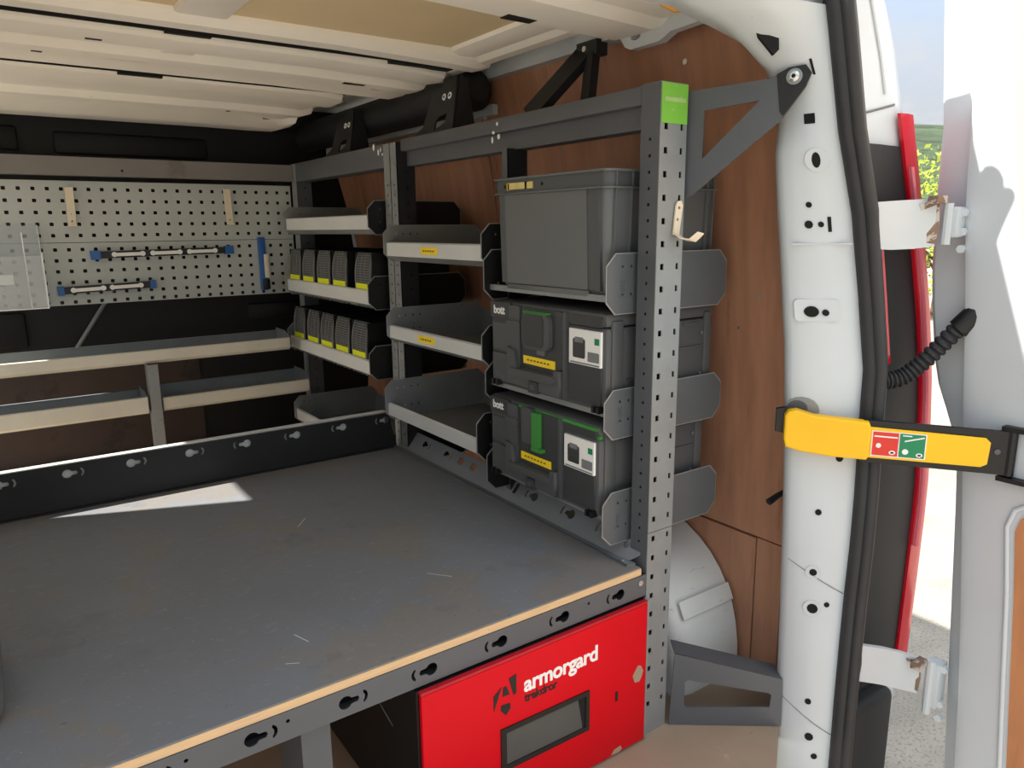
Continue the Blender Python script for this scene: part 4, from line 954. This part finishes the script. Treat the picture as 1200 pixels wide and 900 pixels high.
# ================================================================== DOOR CHECK STRAP
SF = dict(u=Vector((0.6335, -0.7737, 0)), v=Vector((0, 0, 1)), n=Vector((-0.7737, -0.6335, 0)))
so = Vector((1.185, 0.80, 0)) + SF['n'] * 0.012
t = thing('door_check_strap', (1.28, 0.68, 0.58), 'yellow covered door check strap between white pillar and open door', 'strap')
ar = obj('arm', plate_mesh([(0.135, 0.5775), (0.372, 0.570), (0.372, 0.648), (0.135, 0.656)], [], 0.010, so, **SF, bevel=0.001), 'black', t)
obj('cover', plate_mesh([(0.004, 0.600), (0.0, 0.615), (0.0, 0.660), (0.006, 0.668), (0.02, 0.671), (0.05, 0.662), (0.142, 0.655), (0.146, 0.645), (0.146, 0.592), (0.142, 0.585), (0.08, 0.587), (0.03, 0.593)], [], 0.024, so, **SF, bevel=0.004), 'yellow', t, 40)
obj('arm_cover', plate_mesh([(0.14, 0.588), (0.326, 0.5835), (0.336, 0.589), (0.338, 0.628), (0.330, 0.636), (0.14, 0.645)], [], 0.004, so + SF['n'] * 0.0102, **SF, bevel=0.001), 'yellow', ar, 40)
sg = so + SF['n'] * 0.0144
si = obj('sign', plate_mesh([(0.149, 0.592), (0.238, 0.590), (0.238, 0.636), (0.149, 0.639)], [], 0.0008, sg, **SF), 'card', t, 0, 'red and green instruction sticker')
def sp(poly, mtl, h): obj('pictogram', plate_mesh(poly, [], 0.0005, sg + SF['n'] * h, **SF), mtl, si, 0)
sp([(0.151, 0.594), (0.193, 0.593), (0.193, 0.636), (0.151, 0.6372)], 'sign_red', 0.0009)
sp([(0.195, 0.593), (0.236, 0.592), (0.236, 0.6345), (0.195, 0.636)], 'sign_green', 0.0009)
sp([(0.153, 0.628), (0.191, 0.6265), (0.191, 0.629), (0.153, 0.6305)], 'card', 0.0015); sp([(0.203, 0.621), (0.234, 0.629), (0.234, 0.6315), (0.203, 0.6235)], 'card', 0.0015); sp([(0.199, 0.6315), (0.214, 0.631), (0.214, 0.633), (0.199, 0.6335)], 'card', 0.0015)
sp(circ(0.161, 0.612, 0.0045, 10), 'card', 0.0015); sp(circ(0.205, 0.603, 0.0052, 10), 'card', 0.0015); sp(circ(0.184, 0.600, 0.0055, 10, 0.004), 'card', 0.0015); sp(circ(0.228, 0.598, 0.0055, 10, 0.004), 'card', 0.0015)
sp(rect(0.184, 0.600, 0.005, 0.003), 'paint_black', 0.0021); sp(rect(0.228, 0.598, 0.005, 0.003), 'paint_black', 0.0021)
obj('end_block', plate_mesh([(-0.014, 0.625), (0.004, 0.622), (0.004, 0.672), (-0.014, 0.668)], [], 0.012, so - SF['n'] * 0.004, **SF, bevel=0.001), 'black', t)
pv = so + SF['u'] * 0.372
kn = obj('pivot', G().tube([pv + Vector((0, 0, z)) + SF['n'] * 0.005 for z in (0.566, 0.570, 0.648, 0.652)], [0.006, 0.009, 0.009, 0.006], 10), 'black', t)
obj('pivot_clevis', bx((pv.x - 0.012, pv.y - 0.06, 0.648), (pv.x + 0.008, pv.y + 0.012, 0.656)), 'black', kn, 0)
obj('pivot_clevis', bx((pv.x - 0.012, pv.y - 0.06, 0.558), (pv.x + 0.008, pv.y + 0.012, 0.566)), 'black', kn, 0)
obj('pivot_base', rbox_mesh((pv.x - 0.006, pv.y - 0.075, 0.55), (1.4185, pv.y - 0.055, 0.665), 0.003), 'steel', t)
obj('rivet', G().tube([so + SF['u'] * 0.35 + Vector((0, 0, 0.612)) + SF['n'] * h for h in (0.0095, 0.012)], 0.005, 8), 'rack', t)
pil_patch('strap_recess', 0.665, 0.16, circ(0, 0, 0.030, 16, 0.024), 0.001, 'galv_dull')
pil_patch('strap_recess', 0.668, 0.10, circ(0, 0, 0.018, 14, 0.014), 0.002, 'rack')

# ================================================================== BODY CORNER, TAIL LAMP, BUMPER
XT = [(-0.3, 1.50), (0.055, 1.530), (0.265, 1.548), (0.465, 1.562), (0.675, 1.550), (0.855, 1.520), (1.02, 1.462), (1.18, 1.396), (1.29, 1.345), (1.37, 1.295), (1.46, 1.22)]
def yt(z): return lerp_table([(0.0, 0.690), (0.45, 0.700), (0.74, 0.712), (0.87, 0.720)], z)
g = G(); rows = []
for z in [-0.3, -0.1, 0.05, 0.2, 0.35, 0.5, 0.65, 0.8, 0.9, 1.0, 1.08, 1.15, 1.2, 1.25, 1.30, 1.36, 1.41, 1.46]:
    a = lerp_table(SX, z); b = lerp_table(XT, z); y = yt(z)
    rows.append([(a + 0.03, y + 0.016, z), (a + 0.06, y + 0.02, z), (a + (b - a) * 0.6, y + 0.012, z), (b - 0.04, y + 0.010, z), (b - 0.012, y + 0.010, z), (b + 0.002, y + 0.018, z), (b + 0.012, y + 0.06, z), (b + 0.02, 1.3, z), (b + 0.02, 2.98, z)])
g.loft(rows)
bp = struct('trim_1', g, 'white_body', 'glossy white rear body corner outside the door seal', 35)
g = G(); g.tube([(lerp_table(SX, z) + (lerp_table(XT, z) - lerp_table(SX, z)) * 0.72, yt(z) + 0.010, z) for z in (1.44, 1.36, 1.28, 1.22)], 0.003, 6)
obj('drip_bead', g, 'white_body', bp)
g = G(); a0 = [(lerp_table(SX, 1.175) + 0.05, yt(1.165) + 0.017, 1.175), (1.27, yt(1.19) + 0.0115, 1.188), (1.345, yt(1.2) + 0.010, 1.205)]
g.tube(a0, 0.0022, 6); obj('panel_gap', g, 'euro', bp)
tl = thing('tail_lamp', (1.45, 0.71, 0.04), 'tall red tail lamp with dark centre on the white van corner', 'tail lamp')
def lamp_strip(f0, f1, z0s, z1s, out, mtl, nm, par, wrap=False, n=16, off0=0.0, off1=0.0):
    g = G(); rows = []
    for k in range(n + 1):
        z = z0s + (z1s - z0s) * k / n
        a = lerp_table(SX, z) + 0.035; b = lerp_table(XT, z); y = yt(z) + 0.004 - out
        p0 = a + (b - a) * f0 + off0; p1 = a + (b - a) * f1 + off1
        r = [(p0, y, z), ((p0 + p1) / 2, y - 0.003, z), (p1, y, z)]
        if wrap: r += [(p1 + 0.010, y + 0.012, z), (p1 + 0.014, y + 0.05, z)]
        rows.append(r)
    g.sheet(rows, (0, 0.006, 0)); return obj(nm, g, mtl, par, 40)
lamp_strip(0.0, 1.0, 0.05, 1.135, 0.0, 'rack_dark', 'housing', tl, off1=-0.045)
lamp_strip(1.0, 1.0, 0.05, 1.19, 0.006, 'lens', 'outer_lens', tl, True, off0=-0.044, off1=0.0)
lamp_strip(1.0, 1.0, 0.34, 1.10, 0.013, 'lens_pale', 'lens_stripe', tl, False, off0=-0.040, off1=-0.032)
lamp_strip(0.0, 0.0, 0.74, 1.03, 0.006, 'lens', 'inner_lens', tl, False, off0=0.040, off1=0.052)
bmpr = tag(obj('bumper_corner', rbox_mesh((1.275, 0.660, -0.36), (1.435, 0.76, 0.058), 0.018, 3), 'rack_dark'), 'black plastic bumper corner below the tail lamp', 'bumper')
# corrugated cable sleeve
pts = []; rad = []
ctl = [Vector((1.345, 0.702, 0.712)), Vector((1.372, 0.684, 0.718)), Vector((1.395, 0.664, 0.742)), Vector((1.412, 0.638, 0.780)), Vector((1.424, 0.612, 0.820))]
for i in range(len(ctl) - 1):
    p0 = ctl[max(i-1, 0)]; p1 = ctl[i]; p2 = ctl[i+1]; p3 = ctl[min(i+2, len(ctl)-1)]
    for k in range(12):
        s = k / 12
        pts.append(0.5 * ((2*p1) + (p2 - p0)*s + (2*p0 - 5*p1 + 4*p2 - p3)*s*s + (3*p1 - p0 - 3*p2 + p3)*s**3))
        rad.append(0.0165 if (k % 3) else 0.0125)
t = thing('cable_sleeve', (1.38, 0.66, 0.70), 'black corrugated cable sleeve between tail lamp and open door', 'cable sleeve')
obj('corrugated_tube', G().tube(pts, rad, 14), 'rubber', t, 20)
obj('boot', G().tube([(1.422, 0.616, 0.812), (1.432, 0.600, 0.832), (1.440, 0.59, 0.845)], [0.019, 0.021, 0.021], 12), 'black', t)

# ================================================================== OPEN REAR DOOR
YF = [(-0.1, 0.564), (0.283, 0.590), (0.457, 0.602), (0.58, 0.612), (0.62, 0.626), (0.70, 0.659), (0.78, 0.679), (0.924, 0.694), (1.07, 0.699), (1.17, 0.700), (1.39, 0.721), (1.46, 0.725)]
YP = [(-0.04, 0.523), (0.31, 0.552), (0.64, 0.585), (0.87, 0.606), (1.03, 0.624), (1.16, 0.628), (1.37, 0.645), (1.46, 0.65)]
g = G(); rows = []
for z in [-0.32, -0.1, 0.1, 0.283, 0.457, 0.55, 0.60, 0.65, 0.70, 0.75, 0.85, 0.924, 1.0, 1.07, 1.17, 1.28, 1.39, 1.46]:
    f = lerp_table(YF, z); p = lerp_table(YP, z)
    rows.append([(1.515, f - 0.012, z), (1.480, f, z), (1.466, f - 0.001, z), (1.461, f - 0.008, z), (1.456, p + 0.018, z), (1.440, p + 0.010, z), (1.424, p + 0.004, z), (1.420, p - 0.006, z), (1.4195, p - 0.012, z), (1.4165, p - 0.022, z), (1.4165, -0.12, z), (1.515, -0.12, z)])
g.loft(rows, True, True)
dr = struct('door_1', g, 'white_body', 'open white rear door with plywood lining and hinges', 30)
obj('lining_panel', plate_mesh([(0.10, -0.30), (-0.415, -0.30), (-0.440, 0.0), (-0.468, 0.35), (-0.480, 0.47), (-0.474, 0.495), (-0.455, 0.512), (-0.43, 0.515), (0.10, 0.515)], [], 0.004, (1.4165, 0, 0), **FY), 'ply_door', dr, 0, 'plywood lining of the door')
obj('lining_panel', plate_mesh([(0.10, 0.93), (-0.505, 0.93), (-0.524, 0.95), (-0.550, 1.10), (-0.585, 1.36), (-0.56, 1.39), (0.10, 1.40)], [], 0.004, (1.4165, 0, 0), **FY), 'ply_pale', dr, 0)
g = G(); rows = []
for s in (0.0, 1.0): pass
g.tube([(1.4155, 0.430, -0.30), (1.4155, 0.452, 0.0), (1.4155, 0.480, 0.35), (1.4155, 0.494, 0.475), (1.4155, 0.485, 0.508), (1.4155, 0.462, 0.526), (1.4155, 0.43, 0.53), (1.4155, -0.1, 0.53)], 0.005, 8)
obj('recess_lip', g, 'white_body', dr, 50)
def hinge(arm, z0, z1, kx, ky, kz0, kz1):
    n = len(arm)
    g = G(); g.sheet([[(x, y, z0[i]) for i, (x, y) in enumerate(arm)], [(x, y - 0.003, (z0[i] + z1[i]) / 2) for i, (x, y) in enumerate(arm)], [(x, y, z1[i]) for i, (x, y) in enumerate(arm)]], (0.006, 0.008, 0))
    h = obj('hinge_arm', g, 'white', dr, 40)
    a, b = arm[-2], arm[-1]
    g = G(); g.sheet([[(a[0] + 0.006, a[1] - 0.0035, z0[-2] + 0.012), (b[0], b[1] - 0.001, z0[-1] + 0.004)], [(a[0] + 0.012, a[1] - 0.0065, (z0[-2] + z1[-2]) / 2), (b[0], b[1] - 0.004, (z0[-1] + z1[-1]) / 2)], [(a[0] + 0.002, a[1] - 0.0035, z1[-2] - 0.008), (b[0], b[1] - 0.001, z1[-1] - 0.004)]], (0.001, 0.002, 0))
    obj('grease', g, 'dirt', h, 0)
    obj('hinge_lug', rbox_mesh((b[0] - 0.03, b[1] - 0.012, z1[-1] - 0.010), (b[0] + 0.006, b[1] + 0.006, z1[-1] + 0.004), 0.002), 'dirt', h)
    k = obj('hinge_knuckle', rbox_mesh((kx, ky - 0.012, kz0), (kx + 0.034, ky + 0.016, kz1), 0.004), 'white', dr)
    obj('hinge_pin', G().tube([(kx - 0.001, ky + 0.004, kz0 - 0.012), (kx - 0.001, ky + 0.004, kz1 + 0.006)], 0.008, 10), 'white', k)
    for z in (kz0 + 0.010, kz1 - 0.010, kz0 - 0.02):
        obj('bolt', G().tube([(1.423, ky - 0.012, z), (1.411, ky - 0.014, z)], 0.0075, 6), 'white', k)
hinge([(1.255, 0.703), (1.305, 0.690), (1.345, 0.672), (1.380, 0.652)], [0.958, 0.955, 0.956, 0.960], [1.036, 1.039, 1.041, 1.043], 1.392, 0.636, 0.975, 1.028)
hinge([(1.285, 0.662), (1.335, 0.645), (1.370, 0.622), (1.396, 0.602)], [0.130, 0.112, 0.100, 0.092], [0.206, 0.190, 0.178, 0.166], 1.402, 0.580, 0.070, 0.165)

# ================================================================== OUTSIDE
gr = struct('floor', G().add([(-60, -60, -0.65), (60, -60, -0.65), (60, 60, -0.65), (-60, 60, -0.65)], [(0, 1, 2, 3)]), 'gravel', 'pale gravel yard outside the van', 0)
gr.name = 'ground'
g = G(); rows = []
rng = random.Random(3)
ph = [rng.uniform(0, 6) for _ in range(5)]
for j in range(9):
    s = j / 8; row = []
    for i in range(61):
        a = math.radians(-20 + 120 * i / 60); r = 190 + 140 * s
        hgt = (26 + 7*math.sin(3*a + ph[0]) + 4*math.sin(7*a + ph[1]) + 1.5*math.sin(23*a + ph[2])) * math.sin(s * PI / 2) + 0.8 * rng.random() * s
        row.append((r*math.cos(a), r*math.sin(a), -1.0 + hgt + 8 * s))
    rows.append(row)
g.loft(rows)
tag(obj('hillside', g, 'hill', None, 60), 'distant wooded green hill behind the van', 'hill')
def bush(x, y, h, r, label, seed, n=2600):
    rg = random.Random(seed)
    t = thing('leafy_bush', (x, y, -0.65), label, 'bush')
    g = G(); g.tube([(x, y, -0.65), (x + 0.05, y, 0.1), (x, y + 0.06, h * 0.6)], [0.09, 0.07, 0.04], 7)
    for k in range(7):
        a = 2*PI*k/7; g.tube([(x, y, 0.0 + 0.1*k), (x + 0.6*r*math.cos(a), y + 0.6*r*math.sin(a), 0.5 + 0.15*k)], [0.035, 0.012], 5)
    obj('trunk', g, 'bark', t)
    g = G()
    for k in range(n):
        d = Vector((rg.gauss(0, 1), rg.gauss(0, 1), rg.gauss(0, 1))).normalized() * (rg.random() ** 0.35)
        c = Vector((x + d.x*r, y + d.y*r, (h - 0.65)/2 + 0.15 + d.z*(h + 0.35)/2))
        a = Vector((rg.gauss(0, 1), rg.gauss(0, 1), rg.gauss(0, 1))).normalized(); b = a.orthogonal().normalized(); s = rg.uniform(0.04, 0.09)
        g.add([c - a*s, c + b*s*0.5, c + a*s, c - b*s*0.5], [(0, 1, 2, 3)])
    f = obj('foliage', g, 'leaf', t, 0); f['kind'] = 'stuff'
bush(13.6, 6.3, 2.35, 1.5, 'yellow-green leafy bush seen between tail lamp and door', 5)
bush(17.5, 5.6, 2.2, 1.6, 'yellow-green leafy bush further off beside the yard', 8, 1800)
